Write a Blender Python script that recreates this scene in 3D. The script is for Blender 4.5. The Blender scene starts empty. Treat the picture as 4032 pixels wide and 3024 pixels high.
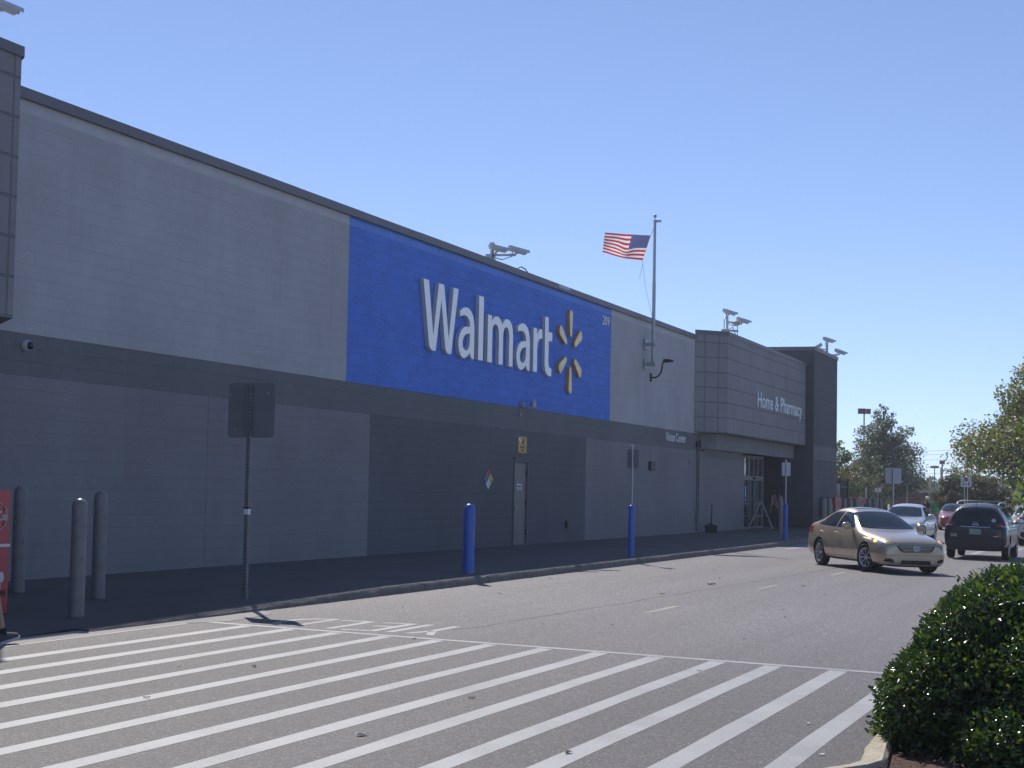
import bpy, bmesh, math, random
import numpy as np
from mathutils import Vector, Matrix
from mathutils.bvhtree import BVHTree
from math import sin, cos, pi, radians, atan2, sqrt, hypot

random.seed(7)
RNG = np.random.default_rng(7)
SC = bpy.context.scene
COL = SC.collection

# ------------------------------------------------------------------ helpers
def link(o):
    COL.objects.link(o)
    return o

def tag(o, label=None, cat=None, group=None, kind=None):
    if label: o['label'] = label
    if cat: o['category'] = cat
    if group: o['group'] = group
    if kind: o['kind'] = kind
    return o

def thing(name, label, cat, loc=(0, 0, 0), rz=0.0, group=None):
    o = link(bpy.data.objects.new(name, None))
    o.empty_display_size = 0.2
    o.location = loc
    o.rotation_euler = (0, 0, rz)
    return tag(o, label, cat, group)

def kids(o):
    return [c for c in bpy.data.objects if c.parent == o]

def copy_tree(o, parent=None):
    c = link(o.copy())
    c.parent = parent
    for ch in kids(o):
        copy_tree(ch, c)
    return c

class MB:
    """collects polygons; build() links them as one mesh object"""
    def __init__(s):
        s.v = []; s.f = []; s.m = []; s.uv = []; s.any_uv = False
    def vert(s, p):
        s.v.append((float(p[0]), float(p[1]), float(p[2]))); return len(s.v) - 1
    def face(s, pts, m=0, uv=None):
        i0 = len(s.v)
        for p in pts: s.vert(p)
        s.f.append(list(range(i0, i0 + len(pts)))); s.m.append(m)
        s.uv.append(uv)
        if uv: s.any_uv = True
    def grid(s, rows, m=0, closed=False, uv=None):
        n = len(rows[0]); base = len(s.v)
        for r in rows:
            for p in r: s.vert(p)
        for i in range(len(rows) - 1):
            for j in range(n if closed else n - 1):
                k = (j + 1) % n
                s.f.append([base + i*n + j, base + i*n + k, base + (i+1)*n + k, base + (i+1)*n + j])
                s.m.append(m); s.uv.append(None)
    def box(s, a, b, m=0):
        x0, y0, z0 = a; x1, y1, z1 = b
        P = [(x0,y0,z0),(x1,y0,z0),(x1,y1,z0),(x0,y1,z0),(x0,y0,z1),(x1,y0,z1),(x1,y1,z1),(x0,y1,z1)]
        for q in ((0,3,2,1),(4,5,6,7),(0,1,5,4),(1,2,6,5),(2,3,7,6),(3,0,4,7)):
            s.face([P[i] for i in q], m)
    def obox(s, c, size, rot, m=0):
        """box centred at c with rotation matrix rot"""
        hx, hy, hz = size[0]/2, size[1]/2, size[2]/2
        P = [Vector(c) + rot @ Vector((i*hx, j*hy, k*hz)) for k in (-1,1) for (i,j) in ((-1,-1),(1,-1),(1,1),(-1,1))]
        for q in ((0,3,2,1),(4,5,6,7),(0,1,5,4),(1,2,6,5),(2,3,7,6),(3,0,4,7)):
            s.face([P[i] for i in q], m)
    def prism(s, pts, frame, d0, d1, m=0, mside=None, holes=()):
        """polygon pts (u,v) in frame (o,U,V,N) extruded along N from d0 to d1 (d1 = visible front)"""
        o, U, V, N = [Vector(q) for q in frame]
        ms = m if mside is None else mside
        def P(p, d): return o + U*p[0] + V*p[1] + N*d
        loops = [list(pts)] + [list(h) for h in holes]
        bm = bmesh.new()
        ed = []
        for lp in loops:
            vs = [bm.verts.new((p[0], p[1], 0)) for p in lp]
            ed += [bm.edges.new((vs[i], vs[(i+1) % len(vs)])) for i in range(len(vs))]
        bmesh.ops.triangle_fill(bm, edges=ed, use_beauty=True, normal=(0,0,1))
        for f in bm.faces:
            q = [(v.co.x, v.co.y) for v in f.verts]
            s.face([P(a, d1) for a in q], m)
        bm.free()
        for lp in loops:
            for i in range(len(lp)):
                a, b = lp[i], lp[(i+1) % len(lp)]
                s.face([P(a, d0), P(b, d0), P(b, d1), P(a, d1)], ms)
    def tube(s, pts, r, m=0, n=8, cap=True):
        pts = [Vector(p) for p in pts]
        R = r if hasattr(r, '__len__') else [r]*len(pts)
        rows = []
        up = None
        for i, p in enumerate(pts):
            t = (pts[min(i+1, len(pts)-1)] - pts[max(i-1, 0)])
            t = t.normalized() if t.length > 1e-9 else Vector((0,0,1))
            if up is None:
                up = t.orthogonal().normalized()
            up = (up - t*up.dot(t))
            up = up.normalized() if up.length > 1e-6 else t.orthogonal().normalized()
            w = t.cross(up)
            rows.append([p + (up*cos(2*pi*k/n) + w*sin(2*pi*k/n))*R[i] for k in range(n)])
        s.grid(rows, m, closed=True)
        if cap:
            s.face(list(reversed(rows[0])), m); s.face(rows[-1], m)
    def lathe(s, prof, c=(0,0,0), m=0, n=20, axis='z'):
        rows = []
        for (r, h) in prof:
            row = []
            for k in range(n):
                a = 2*pi*k/n
                if axis == 'z': row.append((c[0]+r*cos(a), c[1]+r*sin(a), c[2]+h))
                elif axis == 'y': row.append((c[0]+r*cos(a), c[1]+h, c[2]+r*sin(a)))
                else: row.append((c[0]+h, c[1]+r*cos(a), c[2]+r*sin(a)))
            rows.append(row)
        s.grid(rows, m, closed=True)
    def ellipsoid(s, c, r, m=0, n=14, k=8, rot=None):
        rows = []
        for i in range(k+1):
            t = -pi/2 + pi*i/k
            row = []
            for j in range(n):
                q = Vector((r[0]*cos(t)*cos(2*pi*j/n), r[1]*cos(t)*sin(2*pi*j/n), r[2]*sin(t)))
                if rot is not None: q = rot @ q
                row.append(Vector(c) + q)
            rows.append(row)
        s.grid(rows, m, closed=True)
    def build(s, name, mats, parent=None, smooth=False, bevel=0.0, merge=True, subsurf=0):
        me = bpy.data.meshes.new(name)
        me.from_pydata(s.v, [], s.f)
        mats = mats if isinstance(mats, (list, tuple)) else [mats]
        for q in mats: me.materials.append(q)
        me.polygons.foreach_set('material_index', s.m)
        if s.any_uv:
            uvl = me.uv_layers.new(name='UVMap')
            for p, uv in zip(me.polygons, s.uv):
                if uv:
                    for li, q in zip(p.loop_indices, uv): uvl.data[li].uv = q
        bm = bmesh.new(); bm.from_mesh(me)
        if merge: bmesh.ops.remove_doubles(bm, verts=bm.verts, dist=1e-5)
        bmesh.ops.dissolve_degenerate(bm, edges=bm.edges, dist=1e-6)
        if not s.any_uv or merge:
            bmesh.ops.recalc_face_normals(bm, faces=bm.faces)
        bm.to_mesh(me); bm.free()
        me.polygons.foreach_set('use_smooth', [bool(smooth)]*len(me.polygons))
        o = link(bpy.data.objects.new(name, me))
        if parent is not None: o.parent = parent
        if subsurf:
            md = o.modifiers.new('s', 'SUBSURF'); md.levels = md.render_levels = subsurf
        if bevel:
            md = o.modifiers.new('b', 'BEVEL'); md.width = bevel; md.segments = 2; md.limit_method = 'ANGLE'; md.angle_limit = radians(40)
        if smooth and smooth != 'all':
            md = o.modifiers.new('e', 'EDGE_SPLIT'); md.split_angle = radians(38)
        return o

def baked(o):
    """evaluated copy of an object's mesh"""
    dg = bpy.context.evaluated_depsgraph_get()
    dg.update()
    return bpy.data.meshes.new_from_object(o.evaluated_get(dg), depsgraph=dg)

def text_polys(body, offset=0.0):
    """text as flat triangles in unit coordinates, fitted to the box 0..1 x 0..1 of its ink"""
    cu = bpy.data.curves.new('t', 'FONT'); cu.body = body; cu.size = 1; cu.offset = offset
    cu.resolution_u = 4
    ob = link(bpy.data.objects.new('t', cu))
    me = baked(ob)
    V = np.array([v.co[:2] for v in me.vertices]); T = [list(p.vertices) for p in me.polygons]
    bpy.data.objects.remove(ob); bpy.data.curves.remove(cu)
    lo, hi = V.min(0), V.max(0)
    V = (V - lo)/(hi - lo)
    # boundary edges
    cnt = {}
    for t in T:
        for i in range(len(t)):
            a, b = t[i], t[(i+1) % len(t)]
            k = (min(a,b), max(a,b)); cnt[k] = cnt.get(k, 0) + 1
    E = [k for k, c in cnt.items() if c == 1]
    bpy.data.meshes.remove(me)
    return V, T, E

def add_text(mb, body, frame, w, h, d0, d1, m=0, ms=None, offset=0.0, flipu=False):
    V, T, E = text_polys(body, offset)
    o, U, Vv, N = [Vector(q) for q in frame]
    def P(i, d):
        u = V[i][0]
        if flipu: u = 1-u
        return o + U*(u*w) + Vv*(V[i][1]*h) + N*d
    for t in T: mb.face([P(i, d1) for i in t], m)
    if d0 != d1:
        for a, b in E: mb.face([P(a, d0), P(b, d0), P(b, d1), P(a, d1)], m if ms is None else ms)

# ------------------------------------------------------------------ materials
def nd(nt, typ, **kw):
    n = nt.nodes.new(typ)
    for k, v in kw.items(): setattr(n, k, v)
    return n

def mat(name, col, rough=0.6, metal=0.0, spec=0.5, var=0.12, vscale=3.0, bump=0.0, bscale=40.0, coat=0.0, emit=None, estr=0.0, trans=0.0, coords='Object', dirt=None):
    """Principled material; colour mottled by two noises, optional bump and dirt"""
    m = bpy.data.materials.new(name); m.use_nodes = True
    nt = m.node_tree; P = nt.nodes['Principled BSDF']
    P.inputs['Roughness'].default_value = rough
    P.inputs['Metallic'].default_value = metal
    P.inputs['Specular IOR Level'].default_value = spec
    P.inputs['Coat Weight'].default_value = coat
    P.inputs['Coat Roughness'].default_value = 0.06
    P.inputs['Transmission Weight'].default_value = trans
    tc = nd(nt, 'ShaderNodeTexCoord')
    n1 = nd(nt, 'ShaderNodeTexNoise'); n1.inputs['Scale'].default_value = vscale; n1.inputs['Detail'].default_value = 6
    nt.links.new(tc.outputs[coords], n1.inputs['Vector'])
    mx = nd(nt, 'ShaderNodeMix', data_type='RGBA')
    c = Vector(col[:3])
    lo = c*(1-var); hi = c*(1+var)
    mx.inputs[6].default_value = (*lo, 1); mx.inputs[7].default_value = (*[min(1, q) for q in hi], 1)
    cr = nd(nt, 'ShaderNodeMapRange'); cr.inputs['From Min'].default_value = 0.3; cr.inputs['From Max'].default_value = 0.7
    nt.links.new(n1.outputs['Fac'], cr.inputs['Value'])
    nt.links.new(cr.outputs['Result'], mx.inputs[0])
    out = mx.outputs[2]
    if dirt:
        dcol, dscale, damt = dirt
        n3 = nd(nt, 'ShaderNodeTexNoise'); n3.inputs['Scale'].default_value = dscale; n3.inputs['Detail'].default_value = 8; n3.inputs['Roughness'].default_value = 0.65
        nt.links.new(tc.outputs[coords], n3.inputs['Vector'])
        r3 = nd(nt, 'ShaderNodeMapRange'); r3.inputs['From Min'].default_value = 0.52; r3.inputs['From Max'].default_value = 0.72; r3.inputs['To Max'].default_value = damt
        nt.links.new(n3.outputs['Fac'], r3.inputs['Value'])
        m3 = nd(nt, 'ShaderNodeMix', data_type='RGBA'); m3.inputs[7].default_value = (*dcol, 1)
        nt.links.new(out, m3.inputs[6]); nt.links.new(r3.outputs['Result'], m3.inputs[0]); out = m3.outputs[2]
    nt.links.new(out, P.inputs['Base Color'])
    if bump:
        n2 = nd(nt, 'ShaderNodeTexNoise'); n2.inputs['Scale'].default_value = bscale; n2.inputs['Detail'].default_value = 8; n2.inputs['Roughness'].default_value = 0.6
        nt.links.new(tc.outputs[coords], n2.inputs['Vector'])
        b = nd(nt, 'ShaderNodeBump'); b.inputs['Strength'].default_value = bump; b.inputs['Distance'].default_value = 0.02
        nt.links.new(n2.outputs['Fac'], b.inputs['Height']); nt.links.new(b.outputs['Normal'], P.inputs['Normal'])
    if emit:
        P.inputs['Emission Color'].default_value = (*emit, 1); P.inputs['Emission Strength'].default_value = estr
    return m

def mat_block(name, col, bw=0.4064, bh=0.2055, mortar=0.007, rough_amt=0.5, z0=3.79, mort=1.1, uv=False, var=0.05, offset=0.5, jbump=1.0, stain=0.25):
    """painted concrete block (world coordinates u = x+y, v = z) or stucco panels (uv)"""
    m = bpy.data.materials.new(name); m.use_nodes = True
    nt = m.node_tree; P = nt.nodes['Principled BSDF']
    P.inputs['Roughness'].default_value = 0.75; P.inputs['Specular IOR Level'].default_value = 0.35
    tc = nd(nt, 'ShaderNodeTexCoord')
    if uv:
        vec = tc.outputs['UV']
    else:
        g = nd(nt, 'ShaderNodeNewGeometry')
        sp = nd(nt, 'ShaderNodeSeparateXYZ'); nt.links.new(g.outputs['Position'], sp.inputs[0])
        ad = nd(nt, 'ShaderNodeMath', operation='ADD'); nt.links.new(sp.outputs[0], ad.inputs[0]); nt.links.new(sp.outputs[1], ad.inputs[1])
        sb = nd(nt, 'ShaderNodeMath', operation='SUBTRACT'); nt.links.new(sp.outputs[2], sb.inputs[0]); sb.inputs[1].default_value = z0 - 40*bh
        cb = nd(nt, 'ShaderNodeCombineXYZ'); nt.links.new(ad.outputs[0], cb.inputs[0]); nt.links.new(sb.outputs[0], cb.inputs[1])
        vec = cb.outputs[0]
    gg = nd(nt, 'ShaderNodeNewGeometry')
    br = nd(nt, 'ShaderNodeTexBrick'); br.offset = offset; br.squash = 1
    br.inputs['Scale'].default_value = 1; br.inputs['Brick Width'].default_value = bw; br.inputs['Row Height'].default_value = bh
    br.inputs['Mortar Size'].default_value = mortar; br.inputs['Mortar Smooth'].default_value = 0.3; br.inputs['Bias'].default_value = 0
    c = Vector(col)
    br.inputs['Color1'].default_value = (*(c*(1-var)), 1); br.inputs['Color2'].default_value = (*(c*(1+var)), 1); br.inputs['Mortar'].default_value = (*(c*mort), 1)
    # slightly wobbly joints
    nz = nd(nt, 'ShaderNodeTexNoise'); nz.inputs['Scale'].default_value = 3.5; nz.inputs['Detail'].default_value = 2
    nt.links.new(vec, nz.inputs['Vector'])
    vm = nd(nt, 'ShaderNodeVectorMath', operation='MULTIPLY_ADD'); vm.inputs[1].default_value = (0.012, 0.012, 0) if not uv else (0, 0, 0)
    nt.links.new(nz.outputs['Color'], vm.inputs[0]); nt.links.new(vec, vm.inputs[2])
    nt.links.new(vm.outputs[0], br.inputs['Vector'])
    # broad weathering
    n1 = nd(nt, 'ShaderNodeTexNoise'); n1.inputs['Scale'].default_value = 0.45; n1.inputs['Detail'].default_value = 7; n1.inputs['Roughness'].default_value = 0.6
    nt.links.new(gg.outputs['Position'], n1.inputs['Vector'])
    mr = nd(nt, 'ShaderNodeMapRange'); mr.inputs['From Min'].default_value = 0.35; mr.inputs['From Max'].default_value = 0.7
    mr.inputs['To Min'].default_value = 1.0 + stain*0.3; mr.inputs['To Max'].default_value = 1.0 - stain*0.5
    nt.links.new(n1.outputs['Fac'], mr.inputs['Value'])
    n4 = nd(nt, 'ShaderNodeTexNoise'); n4.inputs['Scale'].default_value = 28; n4.inputs['Detail'].default_value = 6
    nt.links.new(gg.outputs['Position'], n4.inputs['Vector'])
    mr4 = nd(nt, 'ShaderNodeMapRange'); mr4.inputs['From Min'].default_value = 0.3; mr4.inputs['From Max'].default_value = 0.7
    mr4.inputs['To Min'].default_value = 1-0.22*rough_amt; mr4.inputs['To Max'].default_value = 1+0.16*rough_amt
    nt.links.new(n4.outputs['Fac'], mr4.inputs['Value'])
    mm0 = nd(nt, 'ShaderNodeMath', operation='MULTIPLY'); nt.links.new(mr.outputs[0], mm0.inputs[0]); nt.links.new(mr4.outputs[0], mm0.inputs[1])
    mps = nd(nt, 'ShaderNodeMapping'); mps.inputs['Scale'].default_value = (2.6, 2.6, .16); nt.links.new(gg.outputs['Position'], mps.inputs[0])
    n5 = nd(nt, 'ShaderNodeTexNoise'); n5.inputs['Scale'].default_value = 1; n5.inputs['Detail'].default_value = 5; n5.inputs['Roughness'].default_value = .6; nt.links.new(mps.outputs[0], n5.inputs['Vector'])
    mr5 = nd(nt, 'ShaderNodeMapRange'); mr5.inputs['From Min'].default_value = 0.5; mr5.inputs['From Max'].default_value = 0.8; mr5.inputs['To Min'].default_value = 1.0; mr5.inputs['To Max'].default_value = 0.93
    nt.links.new(n5.outputs['Fac'], mr5.inputs['Value'])
    mm = nd(nt, 'ShaderNodeMath', operation='MULTIPLY'); nt.links.new(mm0.outputs[0], mm.inputs[0]); nt.links.new(mr5.outputs[0], mm.inputs[1])
    mx = nd(nt, 'ShaderNodeVectorMath', operation='SCALE'); nt.links.new(br.outputs['Color'], mx.inputs[0]); nt.links.new(mm.outputs[0], mx.inputs['Scale'])
    nt.links.new(mx.outputs[0], P.inputs['Base Color'])
    # bump: joints in, split face rough
    n2 = nd(nt, 'ShaderNodeTexNoise'); n2.inputs['Scale'].default_value = 16; n2.inputs['Detail'].default_value = 9; n2.inputs['Roughness'].default_value = 0.65
    nt.links.new(gg.outputs['Position'], n2.inputs['Vector'])
    mu = nd(nt, 'ShaderNodeMath', operation='MULTIPLY'); mu.inputs[1].default_value = rough_amt; nt.links.new(n2.outputs['Fac'], mu.inputs[0])
    mf = nd(nt, 'ShaderNodeMath', operation='MULTIPLY'); mf.inputs[1].default_value = -jbump; nt.links.new(br.outputs['Fac'], mf.inputs[0])
    su = nd(nt, 'ShaderNodeMath', operation='ADD'); nt.links.new(mu.outputs[0], su.inputs[0]); nt.links.new(mf.outputs[0], su.inputs[1])
    b = nd(nt, 'ShaderNodeBump'); b.inputs['Strength'].default_value = 1.0; b.inputs['Distance'].default_value = 0.02
    nt.links.new(su.outputs[0], b.inputs['Height']); nt.links.new(b.outputs['Normal'], P.inputs['Normal'])
    return m

def mat_asphalt():
    m = bpy.data.materials.new('asphalt'); m.use_nodes = True
    nt = m.node_tree; P = nt.nodes['Principled BSDF']
    P.inputs['Roughness'].default_value = 0.7; P.inputs['Specular IOR Level'].default_value = 0.35
    g = nd(nt, 'ShaderNodeNewGeometry')
    vo = nd(nt, 'ShaderNodeTexVoronoi'); vo.inputs['Scale'].default_value = 75
    nt.links.new(g.outputs['Position'], vo.inputs['Vector'])
    rp = nd(nt, 'ShaderNodeValToRGB')
    e = rp.color_ramp.elements
    e[0].position = 0.0; e[0].color = (0.062, 0.056, 0.057, 1); e[1].position = 1.0; e[1].color = (0.26, 0.24, 0.243, 1)
    e2 = rp.color_ramp.elements.new(0.45); e2.color = (0.098, 0.089, 0.090, 1)
    e3 = rp.color_ramp.elements.new(0.8); e3.color = (0.135, 0.123, 0.125, 1)
    sp = nd(nt, 'ShaderNodeSeparateColor'); nt.links.new(vo.outputs['Color'], sp.inputs[0])
    nt.links.new(sp.outputs[0], rp.inputs[0])
    n1 = nd(nt, 'ShaderNodeTexNoise'); n1.inputs['Scale'].default_value = 0.22; n1.inputs['Detail'].default_value = 8; n1.inputs['Roughness'].default_value = 0.6
    mp = nd(nt, 'ShaderNodeMapping'); mp.inputs['Scale'].default_value = (0.10, 2.4, 1)
    nt.links.new(g.outputs['Position'], mp.inputs[0]); nt.links.new(mp.outputs[0], n1.inputs['Vector'])
    mr = nd(nt, 'ShaderNodeMapRange'); mr.inputs['From Min'].default_value = 0.3; mr.inputs['From Max'].default_value = 0.7; mr.inputs['To Min'].default_value = 0.80; mr.inputs['To Max'].default_value = 1.14
    nt.links.new(n1.outputs['Fac'], mr.inputs['Value'])
    # fine second noise (patchy oil/dust)
    n2 = nd(nt, 'ShaderNodeTexNoise'); n2.inputs['Scale'].default_value = 6; n2.inputs['Detail'].default_value = 8; n2.inputs['Roughness'].default_value = 0.7
    nt.links.new(g.outputs['Position'], n2.inputs['Vector'])
    mr2 = nd(nt, 'ShaderNodeMapRange'); mr2.inputs['From Min'].default_value = 0.3; mr2.inputs['From Max'].default_value = 0.7; mr2.inputs['To Min'].default_value = 0.88; mr2.inputs['To Max'].default_value = 1.1
    nt.links.new(n2.outputs['Fac'], mr2.inputs['Value'])
    mm = nd(nt, 'ShaderNodeMath', operation='MULTIPLY'); nt.links.new(mr.outputs[0], mm.inputs[0]); nt.links.new(mr2.outputs[0], mm.inputs[1])
    # paler beyond the crossing: the grazing-light brightening of far asphalt put into its colour
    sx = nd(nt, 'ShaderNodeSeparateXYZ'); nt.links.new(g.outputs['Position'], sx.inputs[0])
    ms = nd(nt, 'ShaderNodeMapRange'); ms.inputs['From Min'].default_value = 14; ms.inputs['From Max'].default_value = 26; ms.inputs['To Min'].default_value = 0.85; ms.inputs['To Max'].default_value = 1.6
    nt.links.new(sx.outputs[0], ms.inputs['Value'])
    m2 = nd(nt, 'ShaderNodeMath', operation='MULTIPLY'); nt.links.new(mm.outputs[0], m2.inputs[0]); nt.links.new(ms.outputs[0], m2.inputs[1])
    # cracks
    cv = nd(nt, 'ShaderNodeTexVoronoi', feature='DISTANCE_TO_EDGE'); cv.inputs['Scale'].default_value = 0.16
    nw = nd(nt, 'ShaderNodeTexNoise'); nw.inputs['Scale'].default_value = 1.3; nw.inputs['Detail'].default_value = 6
    nt.links.new(g.outputs['Position'], nw.inputs['Vector'])
    va = nd(nt, 'ShaderNodeVectorMath', operation='MULTIPLY_ADD'); va.inputs[1].default_value = (1.6, 1.6, 0)
    nt.links.new(nw.outputs['Color'], va.inputs[0]); nt.links.new(g.outputs['Position'], va.inputs[2]); nt.links.new(va.outputs[0], cv.inputs['Vector'])
    mc = nd(nt, 'ShaderNodeMapRange'); mc.inputs['From Min'].default_value = 0.0; mc.inputs['From Max'].default_value = 0.0035; mc.inputs['To Min'].default_value = 0.93
    nt.links.new(cv.outputs['Distance'], mc.inputs['Value'])
    m3 = nd(nt, 'ShaderNodeMath', operation='MULTIPLY'); nt.links.new(m2.outputs[0], m3.inputs[0]); nt.links.new(mc.outputs[0], m3.inputs[1])
    vs = nd(nt, 'ShaderNodeVectorMath', operation='SCALE'); nt.links.new(rp.outputs[0], vs.inputs[0]); nt.links.new(m3.outputs[0], vs.inputs['Scale'])
    nt.links.new(vs.outputs[0], P.inputs['Base Color'])
    b = nd(nt, 'ShaderNodeBump'); b.inputs['Strength'].default_value = 0.35; b.inputs['Distance'].default_value = 0.005
    nt.links.new(vo.outputs['Distance'], b.inputs['Height']); nt.links.new(b.outputs['Normal'], P.inputs['Normal'])
    return m

def mat_paint(name, col, wear=0.35, lo=.86):
    """road paint worn so that the aggregate shows through"""
    m = bpy.data.materials.new(name); m.use_nodes = True
    nt = m.node_tree; P = nt.nodes['Principled BSDF']; P.inputs['Roughness'].default_value = 0.6
    g = nd(nt, 'ShaderNodeNewGeometry')
    n1 = nd(nt, 'ShaderNodeTexNoise'); n1.inputs['Scale'].default_value = 60; n1.inputs['Detail'].default_value = 5; n1.inputs['Roughness'].default_value = 0.7
    n2 = nd(nt, 'ShaderNodeTexNoise'); n2.inputs['Scale'].default_value = 1.1; n2.inputs['Detail'].default_value = 8; n2.inputs['Roughness'].default_value = .65
    for n in (n1, n2): nt.links.new(g.outputs['Position'], n.inputs['Vector'])
    ad = nd(nt, 'ShaderNodeMath', operation='MULTIPLY_ADD'); ad.inputs[1].default_value = 0.6
    nt.links.new(n2.outputs['Fac'], ad.inputs[0]); nt.links.new(n1.outputs['Fac'], ad.inputs[2])
    mr = nd(nt, 'ShaderNodeMapRange'); mr.inputs['From Min'].default_value = lo; mr.inputs['From Max'].default_value = lo+.2; mr.inputs['To Max'].default_value = wear
    nt.links.new(ad.outputs[0], mr.inputs['Value'])
    mx = nd(nt, 'ShaderNodeMix', data_type='RGBA'); mx.inputs[6].default_value = (*col, 1); mx.inputs[7].default_value = (0.17, 0.155, 0.16, 1)
    nt.links.new(mr.outputs[0], mx.inputs[0]); nt.links.new(mx.outputs[2], P.inputs['Base Color'])
    b = nd(nt, 'ShaderNodeBump'); b.inputs['Strength'].default_value = 0.4; b.inputs['Distance'].default_value = 0.004
    nt.links.new(n1.outputs['Fac'], b.inputs['Height']); nt.links.new(b.outputs['Normal'], P.inputs['Normal'])
    return m

def mat_leaf(name, c1, c2, c3=None, rough=0.45, spec=0.5, trans=0.35):
    """leaves: colour differs from leaf to leaf; a part of the light passes through"""
    m = bpy.data.materials.new(name); m.use_nodes = True
    nt = m.node_tree; P = nt.nodes['Principled BSDF']; out = nt.nodes['Material Output']
    P.inputs['Roughness'].default_value = rough; P.inputs['Specular IOR Level'].default_value = spec
    g = nd(nt, 'ShaderNodeNewGeometry')
    rp = nd(nt, 'ShaderNodeValToRGB'); e = rp.color_ramp.elements
    e[0].color = (*c1, 1); e[1].color = (*c2, 1); e[1].position = 0.75
    if c3:
        e3 = rp.color_ramp.elements.new(0.95); e3.color = (*c3, 1)
    nt.links.new(g.outputs['Random Per Island'], rp.inputs[0])
    nt.links.new(rp.outputs[0], P.inputs['Base Color'])
    tr = nd(nt, 'ShaderNodeBsdfTranslucent')
    sc = nd(nt, 'ShaderNodeVectorMath', operation='MULTIPLY'); sc.inputs[1].default_value = (1.5, 1.6, 0.6)
    nt.links.new(rp.outputs[0], sc.inputs[0]); nt.links.new(sc.outputs[0], tr.inputs['Color'])
    mx = nd(nt, 'ShaderNodeMixShader'); mx.inputs[0].default_value = trans
    nt.links.new(P.outputs[0], mx.inputs[1]); nt.links.new(tr.outputs[0], mx.inputs[2]); nt.links.new(mx.outputs[0], out.inputs[0])
    return m

M = {}
GREY = (0.30, 0.315, 0.335)
M['wall_light'] = mat_block('wall_light', (0.50, 0.485, 0.475), rough_amt=0.25, mort=1.0, jbump=.16, var=.012)
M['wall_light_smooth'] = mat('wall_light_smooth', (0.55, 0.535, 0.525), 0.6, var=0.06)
M['wall_band'] = mat_block('wall_band', (0.185, 0.18, 0.18), rough_amt=0.2, mort=1.0, jbump=.3, var=.015)
M['wall_lower'] = mat_block('wall_lower', (0.262, 0.255, 0.25), rough_amt=0.4, mort=1.03, var=0.012, jbump=.25)
M['wall_dark'] = mat_block('wall_dark', (0.142, 0.15, 0.152), rough_amt=0.5, mort=1.1, var=0.02, jbump=.6)
M['wall_blue'] = mat_block('wall_blue', (0.11, 0.265, 0.82), rough_amt=1.4, mort=1.3, var=0.07, stain=0.12)
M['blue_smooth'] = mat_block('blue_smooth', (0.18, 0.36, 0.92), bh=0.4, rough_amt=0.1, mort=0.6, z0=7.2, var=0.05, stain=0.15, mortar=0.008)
M['coping'] = mat('coping', (0.17, 0.155, 0.165), 0.5, metal=0.0, var=0.08, vscale=1.2)
M['stucco'] = mat_block('stucco', (0.29, 0.283, 0.28), bw=0.585, bh=0.546, mortar=0.022, rough_amt=0.12, mort=0.72, uv=True, offset=0.0, var=0.02, jbump=1.0)
M['stucco_plain'] = mat('stucco_plain', (0.25, 0.25, 0.25), 0.85, var=0.08, vscale=1.5, bump=0.2, bscale=60)
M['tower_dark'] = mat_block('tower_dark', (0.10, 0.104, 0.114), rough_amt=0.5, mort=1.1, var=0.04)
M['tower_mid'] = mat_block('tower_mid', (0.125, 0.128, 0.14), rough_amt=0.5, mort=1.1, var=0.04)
M['roof'] = mat('roof', (0.5, 0.5, 0.48), 0.9)
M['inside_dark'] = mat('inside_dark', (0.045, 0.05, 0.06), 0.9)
M['asphalt'] = mat_asphalt()
M['white_paint'] = mat_paint('white_paint', (0.38, 0.38, 0.38), 0.6, lo=.74)
M['yellow_paint'] = mat_paint('yellow_paint', (0.36, 0.33, 0.22), 0.8, lo=.70)
M['sidewalk'] = mat('sidewalk', (0.095, 0.093, 0.09), 0.85, var=0.14, vscale=0.8, bump=0.25, bscale=90, dirt=((0.12, 0.115, 0.11), 0.9, 0.5))
M['kerb'] = mat('kerb', (0.17, 0.155, 0.135), 0.9, var=0.2, vscale=5, bump=0.6, bscale=18, dirt=((0.06, 0.055, 0.05), 4, 0.8))
M['apron'] = mat('apron', (0.36, 0.335, 0.31), 0.9, var=0.1, vscale=2, bump=0.2, bscale=80, dirt=((0.2, 0.18, 0.16), 3, 0.4))
M['kerb_cream'] = mat('kerb_cream', (0.50, 0.44, 0.33), 0.85, var=0.12, vscale=8, bump=0.6, bscale=40, dirt=((0.16, 0.13, 0.1), 22, 0.75))
M['mulch'] = mat('mulch', (0.10, 0.05, 0.035), 0.95, var=0.4, vscale=20, bump=0.8, bscale=50)
M['seam'] = mat('seam', (0.06, 0.055, 0.06), 0.8, var=0.3, vscale=9)
M['white_metal'] = mat('white_metal', (0.62, 0.62, 0.63), 0.45, var=0.06)
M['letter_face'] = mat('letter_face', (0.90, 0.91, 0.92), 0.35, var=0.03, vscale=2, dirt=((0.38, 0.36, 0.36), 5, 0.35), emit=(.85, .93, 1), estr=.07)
M['letter_side'] = mat('letter_side', (0.55, 0.55, 0.58), 0.45, var=0.06)
M['letter_small'] = mat('letter_small', (0.82, 0.82, 0.82), 0.4, var=0.03)
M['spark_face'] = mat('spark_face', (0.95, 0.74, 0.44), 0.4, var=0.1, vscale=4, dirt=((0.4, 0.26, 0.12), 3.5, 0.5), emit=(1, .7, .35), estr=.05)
M['spark_side'] = mat('spark_side', (0.68, 0.33, 0.09), 0.5, var=0.15, vscale=5)
M['galv'] = mat('galv', (0.42, 0.43, 0.45), 0.45, metal=0.7, var=0.12, vscale=12)
M['post_steel'] = mat('post_steel', (0.19, 0.19, 0.195), 0.5, metal=0.25, var=0.15, vscale=14)
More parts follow.
